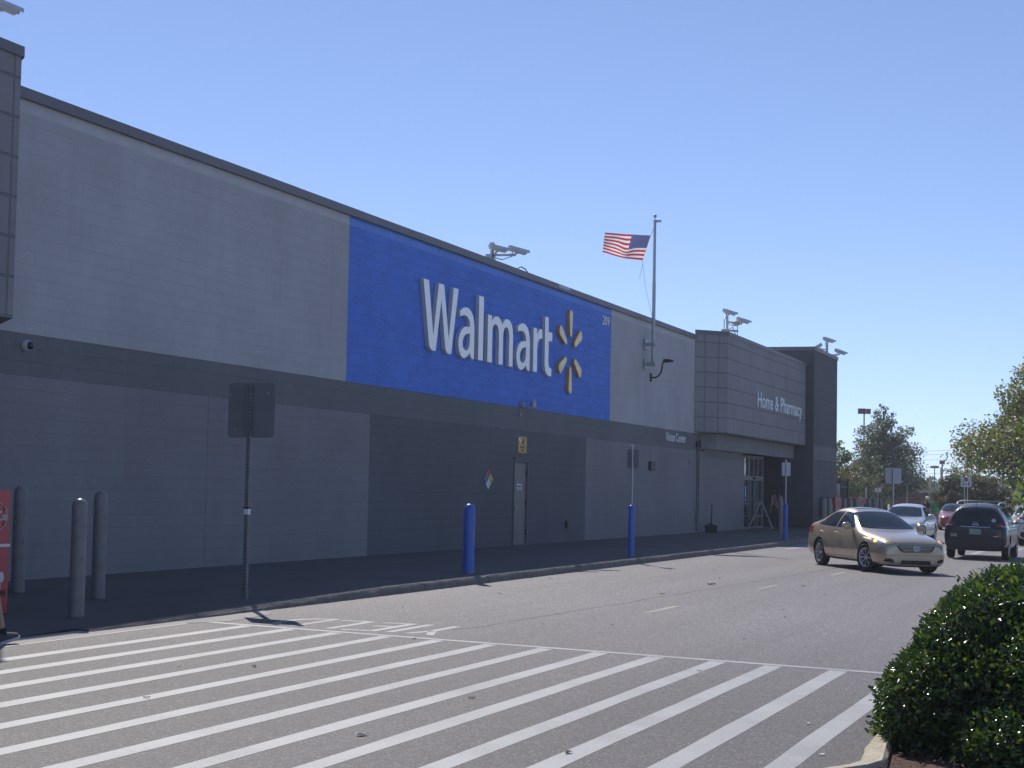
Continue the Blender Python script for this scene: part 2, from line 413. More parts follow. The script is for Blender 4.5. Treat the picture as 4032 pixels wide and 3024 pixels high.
M['sign_back'] = mat('sign_back', (0.20, 0.20, 0.205), 0.55, metal=0.1, var=0.08, vscale=6)
M['sign_back_pale'] = mat('sign_back_pale', (0.78, 0.78, 0.80), 0.5, metal=0.2, var=0.05)
M['bollard_grey'] = mat('bollard_grey', (0.20, 0.19, 0.19), 0.36, spec=0.55, var=0.08, vscale=6, bump=0.05, bscale=60, dirt=((.07, .06, .055), 5, .55))
M['bollard_blue'] = mat('bollard_blue', (0.03, 0.125, 0.52), 0.34, spec=0.55, var=0.1, vscale=6, dirt=((.05, .07, .14), 6, .5))
M['black'] = mat('black', (0.012, 0.012, 0.014), 0.5)
M['dark_metal'] = mat('dark_metal', (0.035, 0.032, 0.035), 0.45, var=0.1)
M['dark_red'] = mat('dark_red', (0.10, 0.018, 0.022), 0.5)
M['door_grey'] = mat('door_grey', (0.175, 0.16, 0.155), 0.45, var=0.05, vscale=1.5)
M['frame_alu'] = mat('frame_alu', (0.22, 0.225, 0.235), 0.45, metal=0.3, var=0.05)
M['glass_dark'] = mat('glass_dark', (0.012, 0.014, 0.018), 0.05, spec=0.7, var=0.1)
M['red_panel'] = mat('red_panel', (0.50, 0.035, 0.045), 0.25, spec=0.6, var=0.05)
M['white'] = mat('white', (0.75, 0.75, 0.74), 0.5, var=0.04)
M['yellow'] = mat('yellow', (0.62, 0.36, 0.04), 0.45, var=0.05, dirt=((0.35, 0.2, 0.05), 9, 0.4))
M['placard_red'] = mat('placard_red', (0.45, 0.06, 0.04), 0.4)
M['placard_blue'] = mat('placard_blue', (0.02, 0.09, 0.35), 0.4)
M['placard_yellow'] = mat('placard_yellow', (0.55, 0.6, 0.06), 0.4)
M['green'] = mat('green', (0.01, 0.13, 0.06), 0.5)
M['stop_red'] = mat('stop_red', (0.45, 0.02, 0.03), 0.4)
M['brick_wall'] = mat_block('brick_wall', (0.18, 0.07, 0.06), bw=0.6, bh=0.2, mortar=0.02, rough_amt=0.3, mort=1.3, z0=2.0)
# ------------------------------------------------------------------ ground
KY = 11.25                      # kerb line
ZR = -0.055                     # drive surface at the kerb
def zs(x, y):
    e = -0.05 + 0.125*min(1, max(0, (x-16)/10.0))
    return e + (0.185-e)*min(1, max(0, (y-KY)/(15.5-KY)))

def structure(name, mb, mats, **kw):
    o = mb.build(name, mats, None, **kw); o['kind'] = 'structure'; return o

# the drive falls gently away from the kerb line, then runs level
CF = 0.018
def rz(y):
    return ZR-CF*(KY-min(KY, max(-3.5, y)))
def GT(x, y, dz=0.0):
    """survey coordinates (taken on a level datum) to the falling surface"""
    t = (1.65-ZR+CF*KY)/(1.65+CF*y)
    return (x*t, y*t, rz(y*t)+dz)
mb = MB()
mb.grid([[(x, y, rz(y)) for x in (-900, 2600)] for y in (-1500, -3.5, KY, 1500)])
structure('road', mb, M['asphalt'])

mb = MB()
xs = [-12, 2, 8, 12, 14, 15, 16] + [16+0.5*i for i in range(1, 25)] + [30, 34, 40, 50, 60, 72, 90, 112]
ys = [KY+0.16, 11.8, 12.5, 13.5, 14.5, 15.6, 20.0]
mb.grid([[(x, y, zs(x, y)) for y in ys] for x in xs])
structure('sidewalk', mb, M['sidewalk'], smooth=True)
# saw-cut joints of the pavement slabs
mb = MB()
for i in range(31):
    x = 20 + i*3.05
    for a, b in zip([KY+0.2, 12.4, 13.5], [12.4, 13.5, 15.48]):
        mb.face([(x, a, zs(x, a)+0.004), (x+0.014, a, zs(x, a)+0.004), (x+0.014, b, zs(x, b)+0.004), (x, b, zs(x, b)+0.004)])
for i in range(len(xs)-1):
    if xs[i] < 16: continue
    x0, x1 = xs[i], xs[i+1]
    mb.face([(x0, 12.9, zs(x0, 12.9)+0.006), (x1, 12.9, zs(x1, 12.9)+0.006), (x1, 12.915, zs(x1, 12.915)+0.006), (x0, 12.915, zs(x0, 12.915)+0.006)])
structure('pavement_joints', mb, M['seam'])

# kerb: cracked, chipped profile
mb = MB()
rows = []
x = 17.5
rk = random.Random(3)
while x < 112:
    h = zs(x, KY)
    j = rk.uniform(-0.012, 0.012); c = rk.uniform(0.018, 0.05)
    rows.append([(x, KY-0.03+j, -0.11), (x, KY-0.012+j, ZR+(h-ZR)*.45), (x, KY+j*0.6, max(ZR+.003, h-c)), (x, KY+c*0.9, h+rk.uniform(-0.006, 0.004)), (x, KY+0.165, h+0.005), (x, KY+0.17, h-0.03)])
    x += rk.uniform(0.10, 0.24)
mb.grid(rows)
structure('kerb', mb, M['kerb'], smooth=True)
# concrete gutter apron by the ramp
mb = MB()
for q in (((4, 11.03), (19.2, 11.03), (18.9, 11.235), (4, 11.235)), ((19.2, 11.03), (19.8, 10.76), (21.2, 10.88), (21.65, 11.235), (18.9, 11.235))):
    mb.face([(a, b, rz(b)+.004) for a, b in q])
mb.face([(4, 11.235, rz(11.235)+.004), (18.9, 11.235, rz(11.235)+.004), (17.6, 11.415, -.044), (4, 11.415, -.044)])
structure('gutter_apron', mb, M['apron'])
def settle(mb):
    mb.v = [GT(p[0], p[1], p[2]*.22) for p in mb.v]

# crossing
def xe(y): return 16.86 + (y-2.35)*(18.98-16.86)/(11.26-2.35)      # edge line
mb = MB()
for yc in (9.87, 9.24, 8.57, 7.90, 7.22, 6.55, 5.89, 5.24, 4.62, 3.96, 3.38, 2.73, 2.10, 1.45, 0.8, 0.1, -0.6, -1.3):
    a, b = yc-0.088, yc+0.088
    n = 12
    L = [(3.0 + (xe(a)-0.02-3.0)*i/n, a+random.uniform(-0.008, 0.008), 0.008) for i in range(n+1)]
    U = [(3.0 + (xe(b)-0.02-3.0)*i/n, b+random.uniform(-0.008, 0.008), 0.008) for i in range(n+1)]
    mb.grid([L, U])
settle(mb); structure('crossing_stripes', mb, M['white_paint'])
mb = MB()
L = [(xe(y)-0.0, y, 0.012) for y in np.linspace(-2, 11.2, 30)]
U = [(xe(y)+0.145, y+0.03, 0.012) for y in np.linspace(-2, 11.2, 30)]
mb.grid([L, U])
mb.grid([[(4, 10.62, 0.012), (18.55, 10.58, 0.012)], [(4, 10.74, 0.012), (18.55, 10.70, 0.012)]])
settle(mb); structure('crossing_edge_line', mb, M['white_paint'])
# second crossing further along the drive
mb = MB()
for i in range(16):
    yc = 10.2 - i*0.9
    mb.face([(53.2, yc-0.1, 0.008), (61.5, yc-0.1, 0.008), (61.5, yc+0.1, 0.008), (53.2, yc+0.1, 0.008)])
mb.face([(53.0, -6, 0.012), (53.18, -6, 0.012), (53.18, 10.6, 0.012), (53.0, 10.6, 0.012)])
mb.face([(61.5, -6, 0.012), (61.7, -6, 0.012), (61.7, 10.6, 0.012), (61.5, 10.6, 0.012)])
settle(mb); structure('far_crossing_stripes', mb, M['white_paint'])
# YIELD lettering, to be read by drivers coming the other way
mb = MB()
X0, X1, S_ = 18.72, 19.98, 0.12
def rect(x0, x1, y0, y1): mb.face([(x0, y0, 0.008), (x1, y0, 0.008), (x1, y1, 0.008), (x0, y1, 0.008)])
mb.face([(18.66, 7.81, .008), (19.12, 7.68, .008), (19.15, 7.80, .008), (18.68, 7.92, .008)])
mb.face([(18.55, 7.50, .008), (18.60, 7.61, .008), (19.12, 7.80, .008), (19.13, 7.69, .008)])
mb.face([(19.12, 7.685, .008), (19.9, 7.685, .008), (19.9, 7.795, .008), (19.12, 7.795, .008)])
rect(X0, X1, 8.055, 8.17)
rect(X0, X1+0.03, 8.28, 8.395)
rect(X1-0.09, X1+0.03, 8.395, 8.73); rect(19.38, 19.5, 8.395, 8.62); rect(X0, X0+0.12, 8.395, 8.74)
rect(X0+0.06, X1+0.06, 8.845, 8.96); rect(X1-0.05, X1+0.07, 8.96, 9.30)
rect(X0+0.18, X1+0.2, 9.38, 9.47)
oc = [(18.95, 9.47), (18.98, 9.66), (19.08, 9.80), (19.25, 9.86), (19.72, 9.87), (19.95, 9.82), (20.1, 9.7), (20.18, 9.47)]
ic = [(19.08, 9.47), (19.1, 9.6), (19.17, 9.70), (19.3, 9.755), (19.7, 9.76), (19.86, 9.73), (19.97, 9.63), (20.04, 9.47)]
mb.grid([[(a, b, .008) for a, b in oc], [(a, b, .008) for a, b in ic]])
settle(mb); structure('yield_lettering', mb, M['white_paint'])
mb = MB()
for x, y in ((23.62, 6.42), (30.55, 6.33), (36.95, 6.12), (17.0-33, 6.5), (43.6, 6.1), (50.2, 6.1), (56.8, 6.1), (63.4, 6.1), (70, 6.1), (76.6, 6.1)):
    mb.face([(x, y-0.05, .008), (x+1.62, y-0.06, .008), (x+1.62, y+0.05, .008), (x, y+0.06, .008)])
settle(mb); structure('lane_dashes', mb, M['yellow_paint'])
# tar seam along the drive
mb = MB()
pp = [(19.4, 7.62)] + [(20+i*0.8, 7.5-(i*0.8)*0.043+random.uniform(-0.035, 0.035)) for i in range(40)]
mb.grid([[(a, b-random.uniform(.006, .022), .006) for a, b in pp], [(a, b+random.uniform(.006, .022), .006) for a, b in pp]])
settle(mb); structure('tar_seam', mb, M['seam'])

# ------------------------------------------------------------------ the store
YW = 15.5
store = thing('store_building', 'long grey block store with a bright blue wall field and two projecting entrance canopies', 'building', (43, YW, 0))
def bpart(name, mb, mats, parent=None, **kw):
    p = store if parent is None else parent
    o = mb.build(name, mats, p, **kw)
    o.matrix_parent_inverse = Matrix.Translation(-store.location)
    if parent is not None: o.matrix_parent_inverse = Matrix.Identity(4)
    return o
def wq(mb, x0, x1, z0, z1, m=0, y=YW):
    mb.face([(x0, y, z0), (x1, y, z0), (x1, y, z1), (x0, y, z1)], m)

Z1, Z2, Z3, ZT = 3.17, 3.79, 7.03, 7.22
mb = MB()
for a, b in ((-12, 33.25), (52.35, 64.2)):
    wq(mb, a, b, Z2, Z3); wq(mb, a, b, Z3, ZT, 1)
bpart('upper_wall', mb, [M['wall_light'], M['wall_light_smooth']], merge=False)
mb = MB(); wq(mb, -12, 64.8, Z1, Z2); bpart('wall_band', mb, M['wall_band'], merge=False)
mb = MB()
wq(mb, -12, 34.5, 0, Z1); wq(mb, 49.955, 71.8, 0, Z1)
mb.face([(71.8, YW, 0), (71.8, 19.4, 0), (71.8, 19.4, Z1), (71.8, YW, Z1)])
bpart('lower_wall', mb, M['wall_lower'], merge=False).data
mb = MB()
wq(mb, 34.5, 43.62, 0, Z1); wq(mb, 43.62, 44.75, 2.42, Z1); wq(mb, 44.75, 49.955, 0, Z1)
bpart('dark_wall_panel', mb, M['wall_dark'], merge=False)
mb = MB()
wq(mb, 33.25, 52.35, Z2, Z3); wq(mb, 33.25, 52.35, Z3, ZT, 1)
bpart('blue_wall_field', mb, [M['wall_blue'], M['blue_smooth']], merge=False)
# vertical control joints in the blockwork
for x in (20.6, 27.6, 55.6, 62.4):
    mb = MB(); mb.box((x-.006, YW-.0015, .1), (x+.006, YW+.02, Z1)); bpart('control_joint', mb, M['wall_dark'])
# metal coping in lengths, a lighter patch where a repair was made
mb = MB()
x = -12.0
while x < 63.1:
    x2 = min(x+3.05, 63.1)
    mb.box((x+0.004, 15.42, 7.215), (x2-0.004, 15.9, 7.375+random.uniform(-.003, .003))); x = x2
mb.box((46.9, 15.41, 7.28), (47.9, 15.43, 7.365), 1)
bpart('wall_coping', mb, [M['coping'], M['galv']])
mb = MB()
mb.box((-12, 15.56, -0.1), (71.7, 60, 7.2))
mb.box((71.7, 19.5, -0.1), (88, 60, 7.2)); mb.box((71.9, 15.62, 3.28), (79.9, 19.5, 7.1))
bpart('roof_block', mb, M['roof'])

def canopy(xa, xb, ch_left, ch_right, beam=True):
    """stucco box projecting over an entrance, chamfered ends"""
    Yf, Yb = 14.5, 15.49
    zb, zt = 3.83, 7.44
    pts = []
    pts += [(xa-1.0, Yb), (xa, Yf)] if ch_left else [(xa, Yb), (xa, Yf)]
    pts += [(xb, Yf), (xb+1.0, Yb)] if ch_right else [(xb, Yf), (xb, Yb)]
    root = MB()
    u = 0.0
    for i, ((x0, y0), (x1, y1)) in enumerate(zip(pts[:-1], pts[1:])):
        L = hypot(x1-x0, y1-y0)
        u0 = 0.585*round(64/0.585)
        if i == 0 and ch_left: us = (0.585*40+0.585-0.42, 0.585*40+0.585-0.42+L*1.0)
        else: us = (0.13, 0.13+L)
        dz = 0.546*20 - 7.125
        root.face([(x0, y0, zb), (x1, y1, zb), (x1, y1, zt), (x0, y0, zt)], 0, uv=[(us[0], zb+dz), (us[1], zb+dz), (us[1], zt+dz), (us[0], zt+dz)])
    root.face([(p[0], p[1], zb) for p in reversed(pts)], 1, uv=[(0, 0)]*4)
    root.face([(p[0], p[1], zt) for p in pts], 1, uv=[(0, 0)]*4)
    can = root.build('entrance_canopy', [M['stucco'], M['stucco_plain']], store, merge=False)
    can.matrix_parent_inverse = Matrix.Translation(-store.location)
    # coping follows the outline, 3 cm proud
    mb = MB()
    o = 0.035
    out = []
    if ch_left: out += [(pts[0][0]-o*1.2, Yb), (pts[1][0]-o*0.42, Yf-o)]
    else: out += [(pts[0][0]-o, Yb), (pts[1][0]-o, Yf-o)]
    if ch_right: out += [(pts[2][0]+o*0.42, Yf-o), (pts[3][0]+o*1.2, Yb)]
    else: out += [(pts[2][0]+0.0, Yf-o), (pts[3][0]+0.0, Yb)]
    mb.prism(out, ((0,0,0), (1,0,0), (0,1,0), (0,0,1)), 7.42, 7.565)
    c = mb.build('canopy_coping', M['coping'], can); c.matrix_parent_inverse = Matrix.Translation(-store.location) if False else Matrix.Identity(4)
    if beam:
        mb = MB()
        bp = []
        bp += [(xa+0.45-0.48, Yb), (xa+0.45, 15.0)] if ch_left else [(xa, Yb), (xa, 15.0)]
        bp += [(xb-0.45, 15.0), (xb-0.45+0.48, Yb)] if ch_right else [(xb, 15.0), (xb, Yb)]
        mb.prism(bp, ((0,0,0), (1,0,0), (0,1,0), (0,0,1)), 3.24, 3.828)
        f = mb.build('fascia_beam', M['stucco_plain'], can); f.matrix_parent_inverse = Matrix.Identity(4)
    return can
canopy(64.12, 79.96, True, False)
canopy(4.0, 20.4, False, True)

# tower beside the far entrance
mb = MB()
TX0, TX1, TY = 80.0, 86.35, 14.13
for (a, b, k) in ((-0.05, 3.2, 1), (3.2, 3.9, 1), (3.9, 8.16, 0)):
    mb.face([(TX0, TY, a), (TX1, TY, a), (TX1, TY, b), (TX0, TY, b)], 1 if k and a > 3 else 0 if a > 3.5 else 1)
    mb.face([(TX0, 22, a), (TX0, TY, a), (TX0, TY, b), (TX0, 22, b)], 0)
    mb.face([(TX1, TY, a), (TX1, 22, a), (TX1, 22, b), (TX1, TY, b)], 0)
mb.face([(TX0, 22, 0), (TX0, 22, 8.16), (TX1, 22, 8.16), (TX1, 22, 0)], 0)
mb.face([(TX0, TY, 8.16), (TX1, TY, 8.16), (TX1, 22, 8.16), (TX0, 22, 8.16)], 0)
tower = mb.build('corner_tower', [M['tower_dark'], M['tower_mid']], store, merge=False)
tower.matrix_parent_inverse = Matrix.Translation(-store.location)
mb = MB(); wq(mb, TX0-0.004, TX1, 3.24, 3.86, 0, TY-0.004)
o = mb.build('tower_band', M['wall_band'], tower, merge=False)
mb = MB(); mb.box((TX0-0.04, TY-0.04, 8.14), (TX1+0.05, 22.05, 8.31)); mb.build('tower_coping', M['coping'], tower)

# dark entrance recess beside the sliding doors
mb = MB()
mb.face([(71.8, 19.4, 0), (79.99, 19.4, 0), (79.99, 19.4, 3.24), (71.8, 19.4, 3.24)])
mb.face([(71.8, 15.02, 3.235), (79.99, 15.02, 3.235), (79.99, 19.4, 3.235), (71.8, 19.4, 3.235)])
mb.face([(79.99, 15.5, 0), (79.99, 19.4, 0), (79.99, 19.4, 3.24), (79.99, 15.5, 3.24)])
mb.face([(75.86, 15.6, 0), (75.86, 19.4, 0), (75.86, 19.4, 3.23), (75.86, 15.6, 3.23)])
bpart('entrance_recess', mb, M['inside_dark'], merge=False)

# sliding doors of the far entrance
mb = MB()
Y = 15.56
def bar(x0, x1, z0, z1, d=0.09): mb.box((x0, Y-0.02, z0), (x1, Y+d, z1))
bar(71.82, 71.95, .17, 3.22); bar(75.7, 75.84, .17, 3.22)
for x in (72.85, 73.95, 74.85): bar(x-0.045, x+0.045, 2.36, 3.1)
for x in (72.85, 73.3, 74.15, 74.75): bar(x-0.05, x+0.05, .2, 2.18)
bar(71.95, 75.7, 3.1, 3.22); bar(71.95, 75.7, 2.19, 2.37, 0.14); bar(71.95, 75.7, .17, .27)
bar(71.95, 73.2, 1.18, 1.25); bar(74.2, 75.7, 1.18, 1.25)
bar(71.95, 73.2, .68, .74); bar(74.2, 75.7, .68, .74)
dr = bpart('sliding_entrance', mb, M['frame_alu'])
mb = MB(); mb.box((71.96, 15.6, .28), (75.7, 15.61, 3.1)); o = mb.build('door_glass', M['glass_dark'], dr)
mb = MB(); mb.box((72.3, 15.575, 1.5), (72.55, 15.59, 1.95)); mb.box((72.33, 15.575, 1.32), (72.52, 15.59, 1.45))
o = mb.build('door_notice', mat('notice_blue', (0.2, 0.42, 0.6), 0.4), dr)
mb = MB(); mb.box((73.75, 15.45, 2.24), (74.0, 15.54, 2.32)); o = mb.build('motion_sensor', M['black'], dr)

# steel service door in the dark wall panel
mb = MB(); mb.box((43.68, 15.515, 0.2), (44.69, 15.555, 2.33))
sd = bpart('service_door', mb, M['door_grey'])
mb = MB()
mb.box((43.62, 15.47, 0.18), (43.68, 15.56, 2.42)); mb.box((44.69, 15.47, 0.18), (44.75, 15.56, 2.42)); mb.box((43.68, 15.47, 2.34), (44.69, 15.56, 2.42))
mb.box((43.6, 15.44, 2.43), (44.78, 15.56, 2.47)); mb.box((43.62, 15.40, 0.16), (44.75, 15.56, 0.195))
mb.build('door_frame', M['wall_band'], sd)
for z in (0.45, 1.2, 2.0):
    mb = MB(); mb.box((44.66, 15.485, z), (44.72, 15.514, z+0.14)); mb.build('hinge', M['dark_metal'], sd)
mb = MB(); mb.box((43.74, 15.47, 1.08), (43.80, 15.514, 1.2)); mb.tube([(43.77, 15.48, 1.15), (43.77, 15.45, 1.15), (43.9, 15.45, 1.15)], 0.012)
mb.build('handle', M['galv'], sd)
mb = MB(); mb.box((43.955, 15.507, 1.62), (44.345, 15.514, 1.84))
pn = mb.build('door_notice', M['white'], sd)
# its printed header and lines are part of the notice
mb = MB()
F = ((43.955, 15.506, 1.62), (1,0,0), (0,0,1), (0,-1,0))
for (u0, u1, v0, v1) in ((.02, .37, .17, .215), (.02, .37, .085, .12)):
    mb.prism([(u0, v0), (u1, v0), (u1, v1), (u0, v1)], F, 0, 0.002)
for v in (.012, .035, .058):
    for k in range(6):
        mb.prism([(.04+k*.05, v), (.04+k*.05+.03, v), (.04+k*.05+.03, v+.014), (.04+k*.05, v+.014)], F, 0, 0.002)
mb.build('print', M['dark_metal'], pn)

# ------------------------------------------------------------------ signs on the wall
LT = {'W': [[37.013,6.37],[37.362,6.37],[37.678,5.124],[37.957,6.37],[38.297,6.37],[38.64,5.13],[38.893,6.37],[39.222,6.37],[38.825,4.765],[38.659,4.762],[38.524,4.785],[38.43,4.863],[38.138,5.984],[37.855,4.765],[37.675,4.762],[37.545,4.785],[37.435,4.863]],
'a': [[39.346,5.712],[39.313,5.857],[39.478,5.94],[39.682,5.989],[39.891,5.991],[40.079,5.925],[40.218,5.825],[40.295,5.68],[40.332,5.512],[40.332,4.77],[40.232,4.75],[40.108,4.782],[40.017,4.888],[39.905,4.813],[39.752,4.755],[39.597,4.737],[39.44,4.778],[39.322,4.88],[39.258,5.024],[39.264,5.173],[39.333,5.31],[39.455,5.432],[39.657,5.516],[39.995,5.545],[39.99,5.6],[39.94,5.69],[39.826,5.749],[39.668,5.771],[39.514,5.756]],
'a_h': [[40.006,5.36],[39.823,5.338],[39.695,5.295],[39.596,5.22],[39.545,5.122],[39.565,5.031],[39.652,4.973],[39.767,4.953],[39.88,4.98],[39.97,5.064],[40.004,5.199]],
'l': [[40.59,6.37],[40.945,6.37],[40.945,4.77],[40.59,4.77]],
'm': [[41.235,5.97],[41.53,5.97],[41.543,5.847],[41.641,5.916],[41.808,5.975],[41.979,5.985],[42.126,5.943],[42.246,5.865],[42.295,5.81],[42.39,5.899],[42.532,5.968],[42.678,5.987],[42.858,5.963],[43.012,5.877],[43.098,5.744],[43.127,5.586],[43.127,4.77],[42.82,4.77],[42.82,5.538],[42.786,5.655],[42.692,5.737],[42.574,5.75],[42.459,5.706],[42.395,5.6],[42.375,5.459],[42.375,4.77],[42.05,4.77],[42.05,5.471],[42.024,5.627],[41.936,5.727],[41.791,5.757],[41.652,5.711],[41.591,5.588],[41.585,5.431],[41.585,4.77],[41.235,4.77]],
'r': [[44.73,5.965],[45.02,5.965],[45.046,5.805],[45.138,5.908],[45.266,5.961],[45.455,5.985],[45.497,5.707],[45.359,5.7],[45.217,5.662],[45.111,5.569],[45.07,5.418],[45.07,4.77],[44.73,4.77]],
't': [[45.68,6.35],[45.99,6.35],[46.01,5.96],[46.33,5.96],[46.33,5.70],[46.03,5.69],[46.023,5.153],[46.064,5.028],[46.154,4.976],[46.3,4.979],[46.3,4.739],[46.1,4.731],[45.897,4.76],[45.758,4.857],[45.69,5.023]]}
LT['a2'] = [[x+4.135, z] for x, z in LT['a']]; LT['a2_h'] = [[x+4.135, z] for x, z in LT['a_h']]
ws = thing('store_sign', 'big white raised store name and six rayed pale spark on the blue wall field', 'sign', (43, 15.5, 5.6))
def onwall(mb, name, mats, parent, root, **kw):
    o = mb.build(name, mats, parent, **kw)
    if parent is root: o.matrix_parent_inverse = Matrix.Translation(-root.location)
    return o
FW = ((0, 15.5, 0), (1,0,0), (0,0,1), (0,-1,0))
def inset(poly, d):
    """offset a closed outline (counterclockwise or not) inwards by d"""
    n = len(poly); A = sum(poly[i][0]*poly[(i+1)%n][1]-poly[(i+1)%n][0]*poly[i][1] for i in range(n))
    s = 1 if A > 0 else -1
    out = []
    for i in range(n):
        p0, p1, p2 = [Vector(poly[(i+k) % n]) for k in (-1, 0, 1)]
        e1 = (p1-p0).normalized(); e2 = (p2-p1).normalized()
        n1 = Vector((-e1.y, e1.x))*s; n2 = Vector((-e2.y, e2.x))*s
        b = (n1+n2); b = b/max(0.6, b.length_squared/2) if b.length > 1e-6 else n1
        out.append((p1.x+b.x*d, p1.y+b.y*d))
    return out
def hinset(h, d):
    return inset(h, -d) if h else None
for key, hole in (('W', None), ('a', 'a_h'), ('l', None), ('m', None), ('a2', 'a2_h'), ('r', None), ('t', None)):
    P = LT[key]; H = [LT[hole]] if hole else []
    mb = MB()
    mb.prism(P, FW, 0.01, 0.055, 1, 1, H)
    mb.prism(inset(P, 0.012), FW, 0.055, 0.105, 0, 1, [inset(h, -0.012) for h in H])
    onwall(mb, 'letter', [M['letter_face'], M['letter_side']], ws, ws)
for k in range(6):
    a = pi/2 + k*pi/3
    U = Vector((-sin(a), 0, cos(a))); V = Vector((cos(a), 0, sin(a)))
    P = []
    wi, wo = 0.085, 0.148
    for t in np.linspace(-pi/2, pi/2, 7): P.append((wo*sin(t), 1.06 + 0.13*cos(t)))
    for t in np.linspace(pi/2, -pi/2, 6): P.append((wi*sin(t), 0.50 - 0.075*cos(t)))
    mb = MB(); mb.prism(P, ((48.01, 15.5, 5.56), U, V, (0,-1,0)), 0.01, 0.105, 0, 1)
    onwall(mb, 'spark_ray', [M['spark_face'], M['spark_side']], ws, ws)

def letter_sign(root_name, label, text, x0, x1, z0, z1, y, d, material, gap=0.0, offset=0.0):
    t = thing(root_name, label, 'sign', ((x0+x1)/2, y, z0))
    # one raised letter per child
    V, T, E = text_polys(text, offset)
    n = len(V); par = list(range(n))
    def find(a):
        while par[a] != a: par[a] = par[par[a]]; a = par[a]
        return a
    for q in T:
        for b in q[1:]: par[find(b)] = find(q[0])
    comp = {}
    for q in T: comp.setdefault(find(q[0]), []).append(q)
    ce = {}
    for e in E: ce.setdefault(find(e[0]), []).append(e)
    o = Vector((x0, y, z0)); U = Vector((x1-x0, 0, 0)); W = Vector((0, 0, z1-z0)); N = Vector((0, -1, 0))
    for k, qs in comp.items():
        mb = MB(); P = lambda i, dd: o + U*V[i][0] + W*V[i][1] + N*dd
        for q in qs: mb.face([P(i, d) for i in q], 0)
        for a, b in ce[k]: mb.face([P(a, 0.004), P(b, 0.004), P(b, d), P(a, d)], 1)
        ob = mb.build('letter', [material, M['letter_side']], t)
        ob.matrix_parent_inverse = Matrix.Translation(-t.location)
    return t
letter_sign('number_sign', 'white raised store number 209 in the upper corner of the blue wall field', '209', 51.33, 52.1, 6.655, 6.935, 15.5, 0.03, M['letter_small'], offset=0.01)
letter_sign('department_sign', 'white raised words Home & Pharmacy on the panelled canopy of the far entrance', 'Home & Pharmacy', 69.3, 78.85, 4.86, 5.68, 14.5, 0.05, M['letter_small'], offset=0.012)
letter_sign('department_sign', 'small white raised words Vision Center on the dark wall band', 'Vision Center', 59.0, 61.8, 3.385, 3.70, 15.5, 0.04, M['letter_small'], offset=0.012)

# ------------------------------------------------------------------ small things on the wall
def local(mb, name, mats, t, **kw):
    o = mb.build(name, mats, t, **kw); o.matrix_parent_inverse = Matrix.Translation(-Vector(t.location)); return o
t = thing('dome_camera', 'white and black dome security camera on the dark band near the left entrance', 'camera', (22.12, 15.5, 3.61))
mb = MB(); mb.lathe([(0, -0.005), (.080, -0.005), (.082, -.02), (.078, -.08), (.07, -.09), (0.06, -.092)], (22.12, 15.5, 3.61), n=24, axis='y'); local(mb, 'housing', M['white_metal'], t, smooth=True)
mb = MB(); mb.lathe([(.064, -.088), (.062, -.105), (.05, -.13), (.026, -.148), (0, -.152)], (22.12, 15.5, 3.61), n=20, axis='y'); local(mb, 'dome', M['glass_dark'], t, smooth=True)

t = thing('strobe_horn', 'small grey cone shaped sounder on a bracket under the blue field', 'alarm', (44.42, 15.3, 3.8))
mb = MB(); mb.lathe([(0, 0), (.085, 0), (.088, .02), (.062, .2), (.05, .215), (0, .218)], (44.42, 15.26, 3.8), n=18); local(mb, 'cone', M['galv'], t, smooth=True)
mb = MB(); mb.box((44.0, 15.4, 3.8), (44.16, 15.495, 3.93)); mb.tube([(44.1, 15.42, 3.83), (44.28, 15.3, 3.81), (44.42, 15.26, 3.81)], .014); mb.box((43.88, 15.42, 3.56), (43.95, 15.495, 3.63)); mb.tube([(43.92, 15.45, 3.63), (43.98, 15.46, 3.72), (44.05, 15.47, 3.8)], .007)
local(mb, 'bracket', M['galv'], t)

t = thing('warning_sign', 'yellow warning sign with a peeling corner and dark picture above the steel door', 'sign', (44.26, 15.49, 2.58))
mb = MB(); F = ((43.92, 15.49, 2.585), (1,0,0), (0,0,1), (0,-1,0))
rr = [(0.03, 0), (.66, 0), (.68, .02), (.68, .43), (.66, .45), (.03, .45), (0, .43), (0, .02)]
mb.prism(rr, F, 0, 0.006); local(mb, 'panel', M['yellow'], t)
mb = MB()
mb.prism([(.30, .30), (.36, .36), (.45, .41), (.47, .38), (.44, .28), (.40, .25), (.44, .215), (.40, .21), (.36, .245), (.33, .25)], F, .006, .009)
for v, n, x in ((.13, 6, .17), (.05, 4, .23)):
    for k in range(n):
        mb.prism([(x+k*.058, v), (x+k*.058+.038, v), (x+k*.058+.038, v+.055), (x+k*.058, v+.055)], F, .006, .008)
mb.prism([(.02, .425), (.66, .425), (.66, .437), (.02, .437)], F, .006, .008); mb.prism([(.02, .013), (.66, .013), (.66, .022), (.02, .022)], F, .006, .008)
local(mb, 'print', mat('print_brown', (0.10, 0.045, 0.02), 0.5), t)
mb = MB(); mb.prism([(.02, .40), (.10, .415), (.2, .35), (.26, .27), (.19, .28), (.1, .3), (.05, .35)], F, .006, .010); local(mb, 'peeled_patch', M['white'], t)

